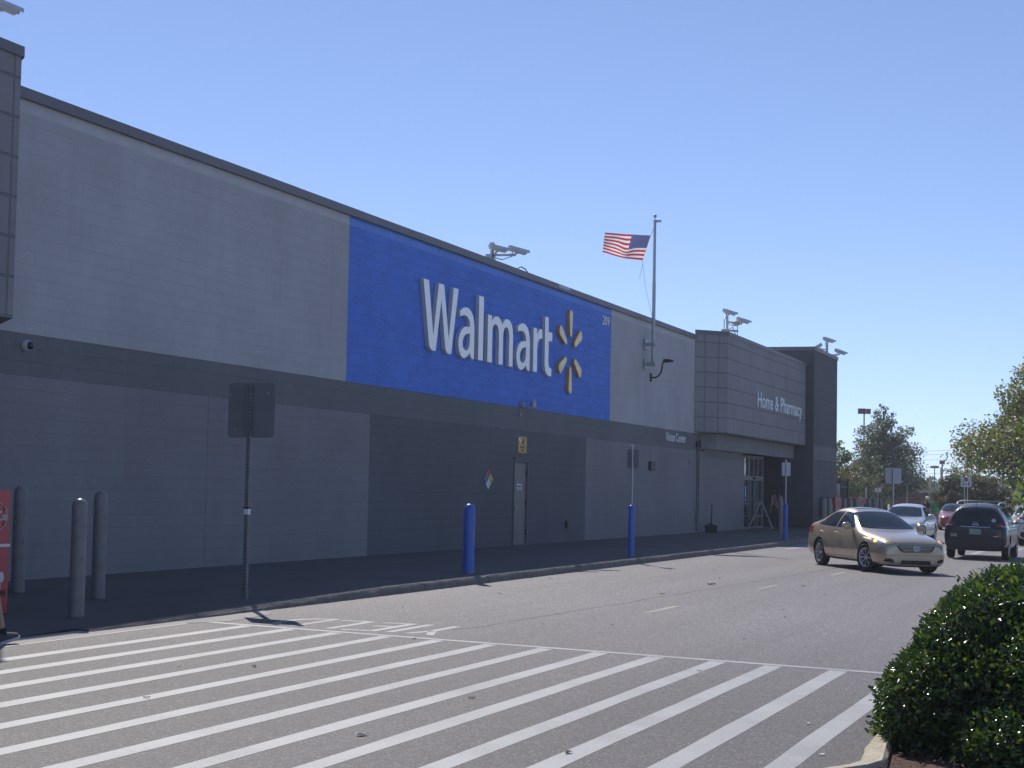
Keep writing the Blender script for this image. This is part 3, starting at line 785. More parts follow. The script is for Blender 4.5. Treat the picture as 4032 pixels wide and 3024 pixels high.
t = thing('hazard_placard', 'diamond shaped red blue yellow and white hazard placard on the dark wall panel', 'sign', (41.74, 15.49, 1.88))
F = ((41.74, 15.493, 1.885), (1,0,0), (0,0,1), (0,-1,0))
q = .17; h = .13
def dia(cu, cv, e=0.0): return [(cu, cv-h+e), (cu+q-e, cv), (cu, cv+h-e), (cu-q+e, cv)]
mb = MB(); mb.prism([(0, -.265), (.345, 0), (0, .265), (-.345, 0)], F, 0, .004); local(mb, 'panel', M['black'], t)
mb = MB(); mb.prism(dia(0, .131), F, .004, .006); local(mb, 'red_field', M['placard_red'], t)
mb = MB(); mb.prism(dia(-.171, 0), F, .004, .006); local(mb, 'blue_field', M['placard_blue'], t)
mb = MB(); mb.prism(dia(.171, 0), F, .004, .006); local(mb, 'yellow_field', M['placard_yellow'], t)
mb = MB(); mb.prism(dia(0, -.131), F, .004, .006); local(mb, 'white_field', M['white'], t)
o = Vector((41.74, 15.493, 1.885))
mb = MB(); add_text(mb, '4', (o+Vector((-.05, 0, .08)), (1,0,0), (0,0,1), (0,-1,0)), .10, .11, .0065, .0065); local(mb, 'numeral', M['black'], t)
mb = MB(); add_text(mb, '3', (o+Vector((-.22, 0, -.05)), (1,0,0), (0,0,1), (0,-1,0)), .10, .11, .0065, .0065); local(mb, 'numeral', M['black'], t)
mb = MB(); add_text(mb, '2', (o+Vector((.12, 0, -.06)), (1,0,0), (0,0,1), (0,-1,0)), .10, .13, .0065, .0065, offset=.02); local(mb, 'numeral', M['black'], t)
mb = MB(); add_text(mb, 'COR', (o+Vector((-.08, 0, -.12)), (1,0,0), (0,0,1), (0,-1,0)), .16, .035, .0065, .0065); local(mb, 'hazard_word', M['black'], t)
mb = MB(); add_text(mb, 'OXY', (o+Vector((-.07, 0, -.175)), (1,0,0), (0,0,1), (0,-1,0)), .14, .035, .0065, .0065); local(mb, 'hazard_word', M['black'], t)


t = thing('junction_box', 'small dark junction box with a conduit stub on the wall past the blue signpost', 'electrical box', (57.17, 15.46, 2.35))
mb = MB(); mb.box((56.9, 15.40, 2.355), (57.45, 15.497, 2.64)); local(mb, 'box', M['dark_metal'], t, bevel=.008)
mb = MB(); mb.tube([(57.2, 15.475, 2.64), (57.2, 15.475, 3.18)], .012); local(mb, 'conduit', M['galv'], t)
t = thing('outlet_box', 'low dark outlet box on the dark wall panel right of the steel door', 'electrical box', (48.18, 15.46, .57))
mb = MB(); mb.box((48.08, 15.44, .575), (48.28, 15.497, .775)); mb.box((48.10, 15.425, .6), (48.19, 15.44, .75)); local(mb, 'box', M['dark_metal'], t)

t = thing('wall_flood_light', 'black gooseneck flood lamp below the flagpole bracket', 'lamp', (57.0, 15.5, 5.4))
mb = MB(); mb.box((56.93, 15.46, 5.28), (57.08, 15.497, 5.55)); local(mb, 'base_plate', M['black'], t)
mb = MB()
c = [(57.0, 15.47, 5.42), (57.0, 15.34, 5.41), (57.0, 15.22, 5.47), (57.0, 15.13, 5.60), (57.0, 15.10, 5.76), (57.0, 15.09, 5.88), (57.0, 15.03, 5.93)]
mb.tube(c, .028, n=10); local(mb, 'arm', M['black'], t, smooth=True)
mb = MB(); mb.obox((57.0, 14.90, 5.95), (.24, .34, .07), Matrix.Rotation(radians(-4), 3, 'X')); mb.obox((57.0, 14.93, 6.0), (.2, .24, .04), Matrix.Identity(3)); local(mb, 'lamp_head', M['black'], t, bevel=.02)

t = thing('wall_conduit', 'pair of thin grey conduits running down the wall corner into a low box', 'conduit', (63.6, 15.44, 0.3))
mb = MB()
for x in (63.50, 63.78): mb.tube([(x, 15.46, .98), (x, 15.46, 3.3)], .018); 
mb.obox((63.5, 15.45, 3.4), (.2, .08, .22), Matrix.Identity(3)); mb.obox((63.85, 15.45, 3.42), (.12, .08, .26), Matrix.Identity(3))
local(mb, 'pipes', M['dark_metal'], t)
mb = MB(); mb.box((63.4, 15.36, .62), (63.98, 15.48, .98)); local(mb, 'box', M['wall_lower'], t)
mb = MB(); mb.tube([(63.5, 15.46, .62), (63.5, 15.46, .3), (63.56, 15.46, .25)], .016); local(mb, 'pipe_stub', M['dark_metal'], t)
# ------------------------------------------------------------------ bollards and sign posts
def bollard(label, x, y, r, ztop, m, group, name='bollard', h0=None):
    z0 = zs(x, y) if h0 is None else h0
    H = ztop - z0
    t = thing(name, label, 'bollard', (x, y, z0), 0, group)
    mb = MB()
    prof = [(r*1.0, -.02), (r*1.01, .02), (r*0.985, .06), (r*.97, H*.5), (r*.965, H-r*1.05)]
    for a in np.linspace(0.12, pi/2, 8): prof.append((r*.965*cos(a), H-r*1.05+r*1.05*sin(a)))
    mb.lathe(prof, n=28); o = mb.build('sleeve', m, t, smooth='all')
    mb = MB(); mb.lathe([(r*1.12, -.01), (r*1.12, .012), (r*1.0, .016)], n=24); mb.build('base_ring', M['kerb'], t)
    return t
G1 = 'grey bollards guarding the near entrance'
bollard('grey bollard nearest the kerb with a bright sun glint on its cap', 18.44, 12.06, .096, 1.44, M['bollard_grey'], G1)
bollard('grey rounded bollard just right of and behind the front one at the left', 20.57, 13.13, .095, 1.52, M['bollard_grey'], G1)
bollard('grey rounded bollard partly hidden by the red drinks machine at the left edge', 20.40, 14.27, .094, 1.565, M['bollard_grey'], G1)
bollard('stout blue bollard standing alone on the pavement edge before the dark wall panel', 30.49, 11.67, .108, 1.365, M['bollard_blue'], None)
bollard('grey bollard directly behind the far blue signpost, beside the person in pink', 66.74, 13.01, .086, 1.55, M['bollard_grey'], None)
GB = 'row of grey bollards beyond the far entrance'
for x, y, lb in ((65.75, 11.21, 'first grey bollard of the far row, tight against the tower corner'), (66.9, 11.21, 'grey bollard of the far row standing behind the green box by the tower'),
                 (70.45, 11.2, 'grey bollard of the far row just right of the first red cabinet'), (71.9, 11.2, 'wide grey bollard of the far row in the gap between the two red cabinets'),
                 (73.5, 11.2, 'grey bollard of the far row just left of the second red cabinet'), (76.85, 11.2, 'grey bollard of the far row half hidden by the second red cabinet'),
                 (78.5, 11.2, 'grey bollard of the far row, last but one from the end'), (80.4, 11.2, 'last grey bollard of the far row with a bright glint on its cap')):
    bollard(lb, x, y, .098, 1.545, M['bollard_grey'], GB)

def rrect(w, h, r, n=4):
    P = []
    for cx, cy, a0 in ((w/2-r, h/2-r, 0), (-w/2+r, h/2-r, pi/2), (-w/2+r, -h/2+r, pi), (w/2-r, -h/2+r, 1.5*pi)):
        for k in range(n+1):
            a = a0 + pi/2*k/n; P.append((cx+r*cos(a), cy+r*sin(a)))
    return P

def sign_panel(t, z, w, h, r, back=M['sign_back'], front=M['white_metal'], name='panel', off=0.0, x=0.03):
    """panel standing across the drive; its back towards -x"""
    mb = MB()
    mb.prism(rrect(w, h, r), ((x, off, z), (0, -1, 0), (0, 0, 1), (-1, 0, 0)), 0, .004, 0)
    o = mb.build(name, back, t)
    return o

# near sign on a perforated square post
px, py = 22.31, 11.87; z0 = zs(px, py)
t = thing('sign_post', 'back of a square sign on a tall perforated steel post near the left bollards', 'sign', (px, py, z0), radians(0))
mb = MB(); w = .03
H = 3.07 - z0
for (a, b) in (((-w, -w), (w, -w)), ((w, -w), (w, w)), ((w, w), (-w, w)), ((-w, w), (-w, -w))):
    mb.face([(a[0], a[1], 0), (b[0], b[1], 0), (b[0], b[1], H), (a[0], a[1], H)])
mb.face([(-w, -w, H), (w, -w, H), (w, w, H), (-w, w, H)])
for k in range(int(H/.0508)-1):
    z = .04 + k*.0508
    for s_, ax in ((-1, 0), (-1, 1)):
        P = []
        for q in range(6):
            a = pi*2*q/6
            P.append((-w-.0006, .011*cos(a), z+.011*sin(a)) if ax == 0 else (.011*cos(a), -w-.0006, z+.011*sin(a)))
        mb.face(P, 1)
mb.build('post', [M['post_steel'], M['dark_metal']], t, merge=False)
mb = MB(); mb.box((-.037, -.037, -.01), (.037, .037, .12)); mb.build('anchor_sleeve', M['post_steel'], t)
sp = sign_panel(t, 2.685-z0, .73, .77, .05, x=.05)
for y, z in ((-.26, .24), (.25, -.27)):
    mb = MB(); mb.lathe([(0, -.012), (.008, -.010), (.008, 0)], (.046, y, 2.685-z0+z), n=8, axis='x'); mb.build('bolt', M['white_metal'], sp)
mb = MB(); mb.box((-.036, -.036, 1.17), (.036, .036, 1.25)); s_ = mb.build('sticker', M['white'], t)
mb = MB(); mb.box((-.038, -.038, 1.25), (.038, .038, 1.275)); mb.build('band', M['black'], t)

# two signs standing in blue sleeves
def sleeve_sign(label, x, y, ztop, zp0, zp1, pw, zs_top, back):
    z0 = zs(x, y)
    t = thing('sleeved_sign_post', label, 'sign', (x, y, z0), radians(-3))
    H = zs_top - z0; r = .076
    mb = MB(); prof = [(r, -.02), (r, H-r)] + [(r*cos(a), H-r+r*sin(a)) for a in np.linspace(.15, pi/2-.25, 6)] + [(.03, H)]
    mb.lathe(prof, n=24); mb.build('blue_sleeve', M['bollard_blue'], t, smooth='all')
    mb = MB(); mb.lathe([(.027, H-.03), (.027, ztop-z0-.04), (.034, ztop-z0-.04), (.034, ztop-z0-.015), (.02, ztop-z0), (0, ztop-z0+.002)], n=14); mb.build('pole', M['galv'], t, smooth=True)
    sign_panel(t, (zp0+zp1)/2-z0, pw, zp1-zp0, .03, back=back, x=.045)
    return t
sleeve_sign('back of a small dark sign on a blue sleeved pole before the lower grey wall', 41.1, 11.59, 2.75, 2.195, 2.65, .287, 1.325, M['sign_back'])
sleeve_sign('back of a small pale sign on a blue sleeved pole at the far entrance', 60.6, 11.64, 2.82, 2.265, 2.725, .304, 1.34, M['sign_back_pale'])

# ------------------------------------------------------------------ flagpole and flag
t = thing('flagpole', 'tall grey flagpole bracketed to the store wall with a slack rope', 'flagpole', (56.2, 15.2, 5.73))
def P_(mb, name, mats, **kw): return local(mb, name, mats, t, **kw)
mb = MB()
mb.tube([(56.2, 15.2, 5.74), (56.2, 15.2, 8.4)], .058, n=14); mb.tube([(56.2, 15.2, 8.4), (56.2, 15.2, 10.48)], [.052, .045], n=14)
mb.tube([(56.2, 15.2, 8.38), (56.2, 15.2, 8.44)], .062, n=14)
P_(mb, 'pole', M['galv'], smooth=True)
mb = MB(); mb.lathe([(.03, 10.48), (.055, 10.48), (.055, 10.54), (.015, 10.55), (.012, 10.62)], (56.2, 15.2, 0), n=12); mb.ellipsoid((56.2, 15.2, 10.67), (.06, .06, .06)); mb.box((56.2, 15.0, 10.47), (56.28, 15.2, 10.54)); P_(mb, 'finial', M['galv'], smooth=True)
for z in (5.8, 6.45):
    mb = MB(); mb.box((56.1, 15.1, z-.06), (56.3, 15.3, z+.06)); mb.box((56.13, 15.3, z-.05), (56.27, 15.42, z+.05)); mb.box((56.05, 15.42, z-.17), (56.35, 15.497, z+.17)); P_(mb, 'bracket', M['galv'], bevel=.01)
# plane square to the line of sight for the flying flag: wind blows away from the drive
fd = Vector((-.36, .93, 0)).normalized()       # from hoist to fly
pole = Vector((56.2, 15.2, 0))
hoist_top = pole + fd*.13 + Vector((0, 0, 10.03)); hoist_bot = pole + fd*.38 + Vector((0, 0, 9.20))
mb = MB()
mb.tube([pole+Vector((0, -.05, 10.50)), pole+fd*.06+Vector((0, 0, 10.22)), hoist_top], .006, n=5)
mb.tube([hoist_bot, hoist_bot+Vector((0, 0, -.12)), pole+fd*.30+Vector((0, 0, 8.4)), pole+fd*.16+Vector((0, -.02, 7.7)), pole+fd*.06+Vector((0, -.05, 7.25))], .005, n=5)
mb.tube([hoist_bot+Vector((0, 0, -.12)), hoist_bot+fd*.1+Vector((0, 0, -.6))], .005, n=5)
P_(mb, 'halyard', M['dark_metal'])
flag = thing('flag', 'flag with red and white stripes and a starred blue corner flying left from the pole', 'flag', tuple(hoist_top))
NU, NV = 46, 26
def fpos(u, v):
    """u 0 hoist .. 1 fly; v 0 top .. 1 bottom"""
    top = hoist_top; bot = hoist_bot
    ftop = hoist_top + fd*1.50 + Vector((0, 0, .10)); fbot = hoist_bot + fd*1.34 + Vector((0, 0, .20))
    a = top.lerp(ftop, u); b = bot.lerp(fbot, u)
    p = a.lerp(b, v)
    p.z += .045*sin(pi*u)*(1-v)*-1.0 + .02*sin(5*u+3*v)
    w = Vector((.93, .36, 0))
    amp = .012 + .09*u
    p += w*(amp*sin(7.0*u - 2.6*v + .6) + .05*u*sin(13*u+5*v))
    # a hanging fold under the canton
    p.z -= .07*math.exp(-((u-.5)/.16)**2)*math.exp(-((v-.55)/.3)**2)
    p += w*(.10*math.exp(-((u-.42)/.10)**2)*math.exp(-((v-.55)/.35)**2))
    return p
def flagmat(name, col):
    m = bpy.data.materials.new(name); m.use_nodes = True; nt = m.node_tree
    P = nt.nodes['Principled BSDF']; P.inputs['Base Color'].default_value = (*col, 1); P.inputs['Roughness'].default_value = .8
    g = nd(nt, 'ShaderNodeNewGeometry'); n = nd(nt, 'ShaderNodeTexNoise'); n.inputs['Scale'].default_value = 9
    nt.links.new(g.outputs['Position'], n.inputs['Vector'])
    mx = nd(nt, 'ShaderNodeMix', data_type='RGBA'); mx.inputs[6].default_value = (*[c*.85 for c in col], 1); mx.inputs[7].default_value = (*[min(1, c*1.1) for c in col], 1)
    nt.links.new(n.outputs['Fac'], mx.inputs[0]); nt.links.new(mx.outputs[2], P.inputs['Base Color'])
    tr = nd(nt, 'ShaderNodeBsdfTranslucent'); nt.links.new(mx.outputs[2], tr.inputs['Color'])
    ms = nd(nt, 'ShaderNodeMixShader'); ms.inputs[0].default_value = .5
    nt.links.new(P.outputs[0], ms.inputs[1]); nt.links.new(tr.outputs[0], ms.inputs[2]); nt.links.new(ms.outputs[0], nt.nodes['Material Output'].inputs[0])
    return m
FR = flagmat('flag_red', (.50, .04, .06)); FWh = flagmat('flag_white', (.8, .8, .8)); FB = flagmat('flag_blue', (.10, .11, .27))
mb = MB()
rows = [[fpos(i/NU, j/NV) for i in range(NU+1)] for j in range(NV+1)]
for j in range(NV):
    for i in range(NU):
        stripe = int((j+.5)/NV*13)
        m = 0 if stripe % 2 == 0 else 1
        if stripe < 7 and (i+.5)/NU < .42: m = 2
        mb.face([rows[j][i], rows[j][i+1], rows[j+1][i+1], rows[j+1][i]], m)
o = local(mb, 'cloth', [FR, FWh, FB], flag, smooth='all')
nrm = Vector((-.93, -.36, 0)).normalized()
for r in range(9):
    nn = 6 if r % 2 == 0 else 5
    for c in range(nn):
        u = .42*((c+.5)/6 if nn == 6 else (c+1)/6); v = 7/13*(r+.75)/9.5
        cpt = fpos(u, v)
        du = (fpos(u+.01, v)-fpos(u-.01, v)).normalized(); dv = (fpos(u, v+.01)-fpos(u, v-.01)).normalized()
        nn_ = du.cross(dv).normalized()
        if nn_.dot(nrm) < 0: nn_ = -nn_
        P = []; mb = MB()
        for k in range(10):
            a = pi/2 + 2*pi*k/10; rad = .026 if k % 2 == 0 else .011
            P.append(cpt + du*rad*cos(a) - dv*rad*sin(a) + nn_*.006)
        for k in range(10): mb.face([cpt+nn_*.006, P[k], P[(k+1) % 10]], 0)
        local(mb, 'star', FWh, flag)
mb = MB()
mb.grid([[fpos(-.02, j/NV) for j in range(NV+1)], [fpos(.004, j/NV)+nrm*.003 for j in range(NV+1)]])
local(mb, 'heading', FWh, flag)

# ------------------------------------------------------------------ roof camera masts
def cam_unit(root, base, yaw, pitch, scale=1.0, arm_from=None):
    """bullet camera housing with sun hood; base = pivot under the housing"""
    B = Vector(base)
    R = Matrix.Rotation(yaw, 3, 'Z') @ Matrix.Rotation(pitch, 3, 'Y')
    L = .46*scale; w = .13*scale; h = .12*scale
    c = B + R @ Vector((0.04*scale, 0, .12*scale))
    mb = MB()
    sec = [(-w/2, -h*.3), (-w*.34, -h*.52), (w*.34, -h*.52), (w/2, -h*.3), (w/2, h*.2), (w*.36, h*.42), (-w*.36, h*.42), (-w/2, h*.2)]
    rows = [[c + R @ Vector((x, a, b)) for a, b in sec] for x in (-L/2, L/2*.92)]
    mb.grid(rows, closed=True); mb.face(rows[0][::-1]); mb.face(rows[1])
    H = local(mb, 'camera', M['cam_white'], root)
    mb = MB()
    hs = [(-w*.58, -h*.05), (-w*.58, h*.32), (-w*.38, h*.58), (w*.38, h*.58), (w*.58, h*.32), (w*.58, -h*.05)]
    mb.grid([[c + R @ Vector((x, a, b)) for a, b in hs] for x in (-L/2-.01, L/2+.07*scale)])
    mb.build('sun_hood', M['cam_white'], H)
    mb = MB()
    f = [c + R @ Vector((L/2*.925, a*.8, b*.8)) for a, b in sec]
    mb.face(f); mb.build('lens_window', M['glass_dark'], H)
    mb = MB()
    top = c + R @ Vector((0, 0, -h*.5))
    mb.tube([top + R @ Vector((0, 0, .005)), B + Vector((0, 0, .04*scale))], [.045*scale, .02*scale], n=8)
    if arm_from is not None:
        mb.tube([B + Vector((0, 0, .04*scale)), B], .025*scale, n=8)
        mb.tube([B, arm_from], .032*scale, n=8)
    local(mb, 'mount', M['cam_white'], root)
    mb = MB()
    e = c + R @ Vector((-L*.3, 0, -h*.5))
    tgt = Vector(arm_from) if arm_from is not None else B + Vector((0, 0, -.3))
    mid = (e+tgt)/2 + Vector((0, 0, -.16*scale))
    mb.tube([e, e + Vector((0, 0, -.12*scale)), mid, tgt + Vector((0, 0, -.05))], .011*scale, n=6)
    local(mb, 'cable', M['black'], root)
M['cam_white'] = mat('cam_white', (.62, .61, .62), .45, var=.08, dirt=((.3, .28, .26), 9, .35))
yw = radians(-45)
t = thing('roof_camera_mast', 'two white cameras on a short mast behind the coping above the blue field', 'security camera', (42.4, 15.7, 7.3))
mb = MB(); mb.tube([(42.4, 15.75, 7.3), (42.4, 15.75, 7.86)], .05, n=10); mb.tube([(42.4, 15.75, 7.8), (42.4, 15.75, 7.92)], .06, n=10); mb.box((42.05, 15.62, 7.3), (42.3, 15.8, 7.58)); local(mb, 'mast', M['galv'], t)
cam_unit(t, (42.0, 15.5, 7.60), yw, radians(9), 1.0, (42.4, 15.75, 7.50))
cam_unit(t, (43.05, 15.35, 7.68), yw, radians(10), 1.05, (42.4, 15.75, 7.60))
t = thing('cable_loop', 'black cable looping up over the roof coping right of the camera mast', 'cable', (44.2, 15.6, 7.37))
mb = MB(); mb.tube([(43.75, 15.6, 7.3), (43.9, 15.6, 7.43), (44.2, 15.6, 7.52), (44.55, 15.6, 7.5), (44.8, 15.6, 7.42), (44.9, 15.6, 7.3)], .016, n=6); local(mb, 'cable', M['black'], t)

t = thing('roof_camera_mast', 'white cameras one above the other on the far canopy roof with a control box', 'security camera', (67.0, 15.0, 7.5))
mx_, my_ = 66.35, 15.05
mb = MB(); mb.tube([(mx_, my_, 7.5), (mx_, my_, 8.42)], .05, n=10); local(mb, 'mast', M['cam_white'], t)
mb = MB(); mb.box((mx_-.55, my_-.12, 7.5), (mx_-.18, my_+.1, 7.82)); mb.tube([(mx_, my_, 7.82), (mx_+.75, my_-.25, 7.86)], .04, n=8); mb.ellipsoid((mx_+.7, my_-.2, 8.16), (.17, .17, .11)); local(mb, 'control_box', mat('box_cream', (.55, .5, .42), .6), t)
cam_unit(t, (mx_+.1, my_, 8.40), yw, radians(12), 1.12)
cam_unit(t, (mx_+1.15, my_-.3, 8.18), yw, radians(12), 1.12, (mx_, my_, 8.15))
mb = MB(); mb.tube([(mx_-.1, my_, 8.45), (mx_-.5, my_, 8.2), (mx_-.52, my_, 7.82)], .016, n=6); mb.tube([(mx_+.1, my_, 7.85), (mx_+.5, my_-.1, 7.98), (mx_+.85, my_-.2, 7.6), (mx_+.9, my_-.2, 8.1)], .015, n=6); local(mb, 'cable', M['black'], t)

t = thing('roof_camera_mast', 'three white cameras on a mast at the far corner of the tower', 'security camera', (85.7, 14.6, 8.3))
mx_, my_ = 85.6, 14.5
mb = MB(); mb.tube([(mx_, my_, 8.2), (mx_, my_, 9.0)], .055, n=10); local(mb, 'mast', M['cam_white'], t)
cam_unit(t, (mx_, my_, 8.95), yw, radians(12), 1.25)
cam_unit(t, (mx_+1.3, my_-.35, 8.48), yw, radians(14), 1.25, (mx_, my_, 8.35))
cam_unit(t, (mx_-.45, my_+.3, 8.62), radians(100), radians(30), 1.15, (mx_, my_, 8.62))
t = thing('roof_camera_mast', 'single white camera on an arm over the near canopy in the top left corner', 'security camera', (19.0, 14.75, 7.5))
mb = MB(); mb.tube([(19.1, 14.85, 7.5), (19.1, 14.85, 8.15)], .05, n=10); local(mb, 'mast', M['cam_white'], t)
cam_unit(t, (19.98, 14.6, 7.945), radians(-30), radians(12), .92, (19.1, 14.85, 7.98))

# ------------------------------------------------------------------ pavement objects
# red drinks machine at the left edge: front towards the drive
VX1, VY, Zb = 18.08, 12.78, .05
t = thing('drinks_machine', 'red drinks machine with white script and a pale band at the left edge', 'vending machine', (VX1-.45, VY+.4, Zb), 0)
zt = 1.525
mb = MB(); mb.box((VX1-.95, VY, Zb), (VX1, VY+.8, zt)); local(mb, 'cabinet', M['red_panel'], t, bevel=.012)
FV = (Vector((VX1-.95, VY, Zb)), (1,0,0), (0,0,1), (0,-1,0))
mb = MB(); mb.prism([(.0, .80), (.945, .80), (.945, .835), (0, .835)], FV, .003, .012); local(mb, 'pale_band', M['white'], t)
mb = MB()
c0 = (.66, 1.16)
ring = [(c0[0]+.225*cos(a), c0[1]+.17*sin(a)) for a in np.linspace(0, 2*pi, 40)[:-1]]
ring2 = [(c0[0]+.219*cos(a), c0[1]+.166*sin(a)) for a in np.linspace(0, 2*pi, 40)[:-1]]
mb.prism(ring, FV, .003, .006, 0, 0, [ring2])
add_text(mb, 'Cola', (FV[0]+Vector((.70, -.005, 1.11)), (1,0,.0), (.18,0,1), (0,-1,0)), .155, .115, .0, .003, 0)
add_text(mb, 'Coca', (FV[0]+Vector((.47, -.005, 1.13)), (1,0,.0), (.18,0,1), (0,-1,0)), .19, .115, .0, .003, 0)
mb.prism([(.81, 1.04), (.822, 1.04), (.822, 1.30), (.81, 1.30)], FV, .003, .005, 1)
local(mb, 'disc_print', [M['white'], M['black']], t)
# lower picture: pale rounded shapes on red
mb = MB()
for (u, v, a, b) in ((.70, .42, .07, .10), (.80, .44, .05, .065), (.62, .40, .08, .12), (.76, .33, .028, .09)):
    mb.prism([(u+a*cos(q), v+b*sin(q)) for q in np.linspace(0, 2*pi, 16)[:-1]], FV, .003, .006)
local(mb, 'lower_picture', M['white'], t)
mb = MB(); add_text(mb, 'M', (FV[0]+Vector((.80, -.004, .20)), (1,0,0), (0,0,1), (0,-1,0)), .09, .09, .0, .002); local(mb, 'lower_lettering', M['black'], t)

# folding sandwich board
ax, ay = 72.9, 15.05
t = thing('sandwich_board', 'white plastic folding sandwich board standing open before the sliding doors', 'sign stand', (ax, ay, .17))
zb_ = zs(ax, ay); top = zb_+1.09
# legs spread along the drive direction; boards across
A0 = Vector((ax-1.05, ay+.06, zb_)); A1 = Vector((ax+1.05, ay-.06, zb_))
# the board is seen nearly edge on: its spread runs square to the line of sight
sd_ = Vector((.30, -.95, 0)).normalized(); wd = Vector((.95, .30, 0))
c = Vector((ax, ay, zb_))
for s in (-1, 1):
    foot = c + sd_*(.52*s); apex = c + sd_*(.05*s) + Vector((0, 0, 1.08))
    mb = MB()
    hw = .30
    axis = (apex-foot).normalized(); nn = axis.cross(wd).normalized()
    def beam(p, q, th): 
        mid = (p+q)/2; d = (q-p); ln = d.length; d.normalize()
        sd2 = d.cross(nn).normalized()
        Rm = Matrix((d, sd2, nn)).transposed()
        mb.obox(mid, (ln, th, .035), Rm)
    for e in (-1, 1):
        beam(foot + wd*(hw*e), apex + wd*(hw*e), .05)
    beam(apex - wd*hw, apex + wd*hw, .13); f2 = foot.lerp(apex, .10); beam(f2 - wd*hw, f2 + wd*hw, .06); f3 = foot.lerp(apex, .2); beam(f3-wd*hw, f3+wd*hw, .035)
    b_ = local(mb, 'frame', M['white_metal'], t)
    mb = MB()
    q0, q1 = foot.lerp(apex, .2), foot.lerp(apex, .92)
    P4 = [q0-wd*(hw-.02), q0+wd*(hw-.02), q1+wd*(hw-.02), q1-wd*(hw-.02)]
    mb.face([p+nn*.008 for p in P4]); mb.face([p-nn*.008 for p in P4[::-1]])
    mb.build('insert_panel', M['sign_back'] if s > 0 else M['white_metal'], b_)

# lobby dustpan leaning on the wall
t = thing('dustpan', 'black long handled dustpan standing against the wall under the conduits', 'dustpan', (64.3, 15.1, .18))
dx, dy, dz = 64.35, 15.12, .178
v1 = Vector((.32, -.95, 0)).normalized()
mb = MB()
c = Vector((dx, dy, dz)); U = v1; W = Vector((0, 0, 1)); N = v1.cross(W)
out = [(-.20, 0), (.20, 0), (.235, .24), (.22, .26), (.06, .31), (.03, .36), (-.03, .36), (-.06, .31), (-.22, .26), (-.235, .24)]
mb.prism(out, (c, U, W, N), -.10, -.085); 
for a, b in ((out[1], out[2]), (out[9], out[0]), (out[2], out[3]), (out[8], out[9])):
    mb.face([c+U*a[0]+W*a[1]-N*.10, c+U*b[0]+W*b[1]-N*.10, c+U*b[0]+W*b[1]+N*.12, c+U*a[0]+W*a[1]+N*.12])
mb.prism([(-.2, 0), (.2, 0), (.2, .02), (-.2, .02)], (c, U, W, N), -.1, .18)
mb.prism([(-.235, .235), (.235, .235), (.06, .31), (-.06, .31)], (c, U, W, N), -.1, .06)
local(mb, 'pan', M['black'], t)
mb = MB(); mb.tube([c+W*.33-N*.07+U*.02, c+W*1.02-N*.11+U*.045], .022, n=8); local(mb, 'handle', M['black'], t)

# cabinets and boxes by the tower
def cabinet(name, label, cat, x0, x1, y, h, m, text=False, group=None, dp=.6):
    t = thing(name, label, cat, ((x0+x1)/2, y+.3, .16), 0, group)
    mb = MB(); mb.box((x0, y, .12), (x1, y+dp, h)); local(mb, 'cabinet', m, t, bevel=.01)
    mb = MB(); mb.box((x0-.03, y-.03, .1), (x1+.03, y+dp+.03, .3)); local(mb, 'plinth', M['dark_metal'], t)
    if text:
        mb = MB()
        F = (Vector((x0, y, 0)), (1,0,0), (0,0,1), (0,-1,0)); w = x1-x0
        for k in range(5):
            u = w*(.1+.17*k)
            mb.prism([(u, .7+.1*(k % 2)), (u+w*.04, .7+.1*(k % 2)), (u+w*.1, 1.15-.06*k), (u+w*.06, 1.17-.06*k)], F, 0, .006)
        local(mb, 'script', mat('pale_script', (.6, .5, .5), .5), t)
    return t
cabinet('red_cabinet', 'red cabinet with pale script before the tower, left one of the two red cabinets', 'vending machine', 81.65, 83.4, 13.4, 1.53, mat('red_cabinet', (.34, .03, .04), .35), True, 'red cabinets beyond the tower')
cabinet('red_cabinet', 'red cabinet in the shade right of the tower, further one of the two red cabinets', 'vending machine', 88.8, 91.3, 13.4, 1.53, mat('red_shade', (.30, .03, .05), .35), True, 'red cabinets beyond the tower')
cabinet('green_box', 'low green box between bollards at the tower corner', 'box', 74.76, 76.2, 12.6, 1.27, M['green'], False, 'green boxes among the far bollards', .15)
cabinet('green_box', 'low green box right of the further red cabinet', 'box', 86.0, 87.2, 12.6, 1.27, M['green'], False, 'green boxes among the far bollards', .15)
t = thing('drinks_machine', 'tall dull blue drinks machine with a red lower corner beside the black fence', 'vending machine', (87.4, 14.6, .16))
mb = MB(); mb.box((86.85, 14.2, .16), (87.9, 15.0, 2.21)); local(mb, 'cabinet', mat('machine_blue', (.05, .08, .16), .3), t)
mb = MB(); mb.box((86.95, 14.19, 1.3), (87.5, 14.2, 1.75)); local(mb, 'picture', M['red_panel'], t)

t = thing('garden_fence', 'black metal mesh fence standing out from the right side of the tower', 'fence', (89, 14.4, 0))
for x in (86.5, 88.95, 91.4):
    mb = MB(); mb.box((x-.07, 14.33, 0), (x+.07, 14.47, 2.47)); local(mb, 'post', M['black'], t)
mb = MB()
for z in (.25, 1.3, 2.05, 2.4): mb.box((86.5, 14.38, z-.03), (91.4, 14.42, z+.03))
for k in range(150):
    x = 86.5 + k*4.9/150; mb.box((x-.008, 14.39, .2), (x+.008, 14.41, 2.4))
local(mb, 'mesh_panel', M['black'], t)
mb = MB(); mb.box((86.5, 14.45, .2), (91.4, 14.47, 2.03)); local(mb, 'shade_cloth', mat('shade_cloth', (.012, .012, .02), .9), t)
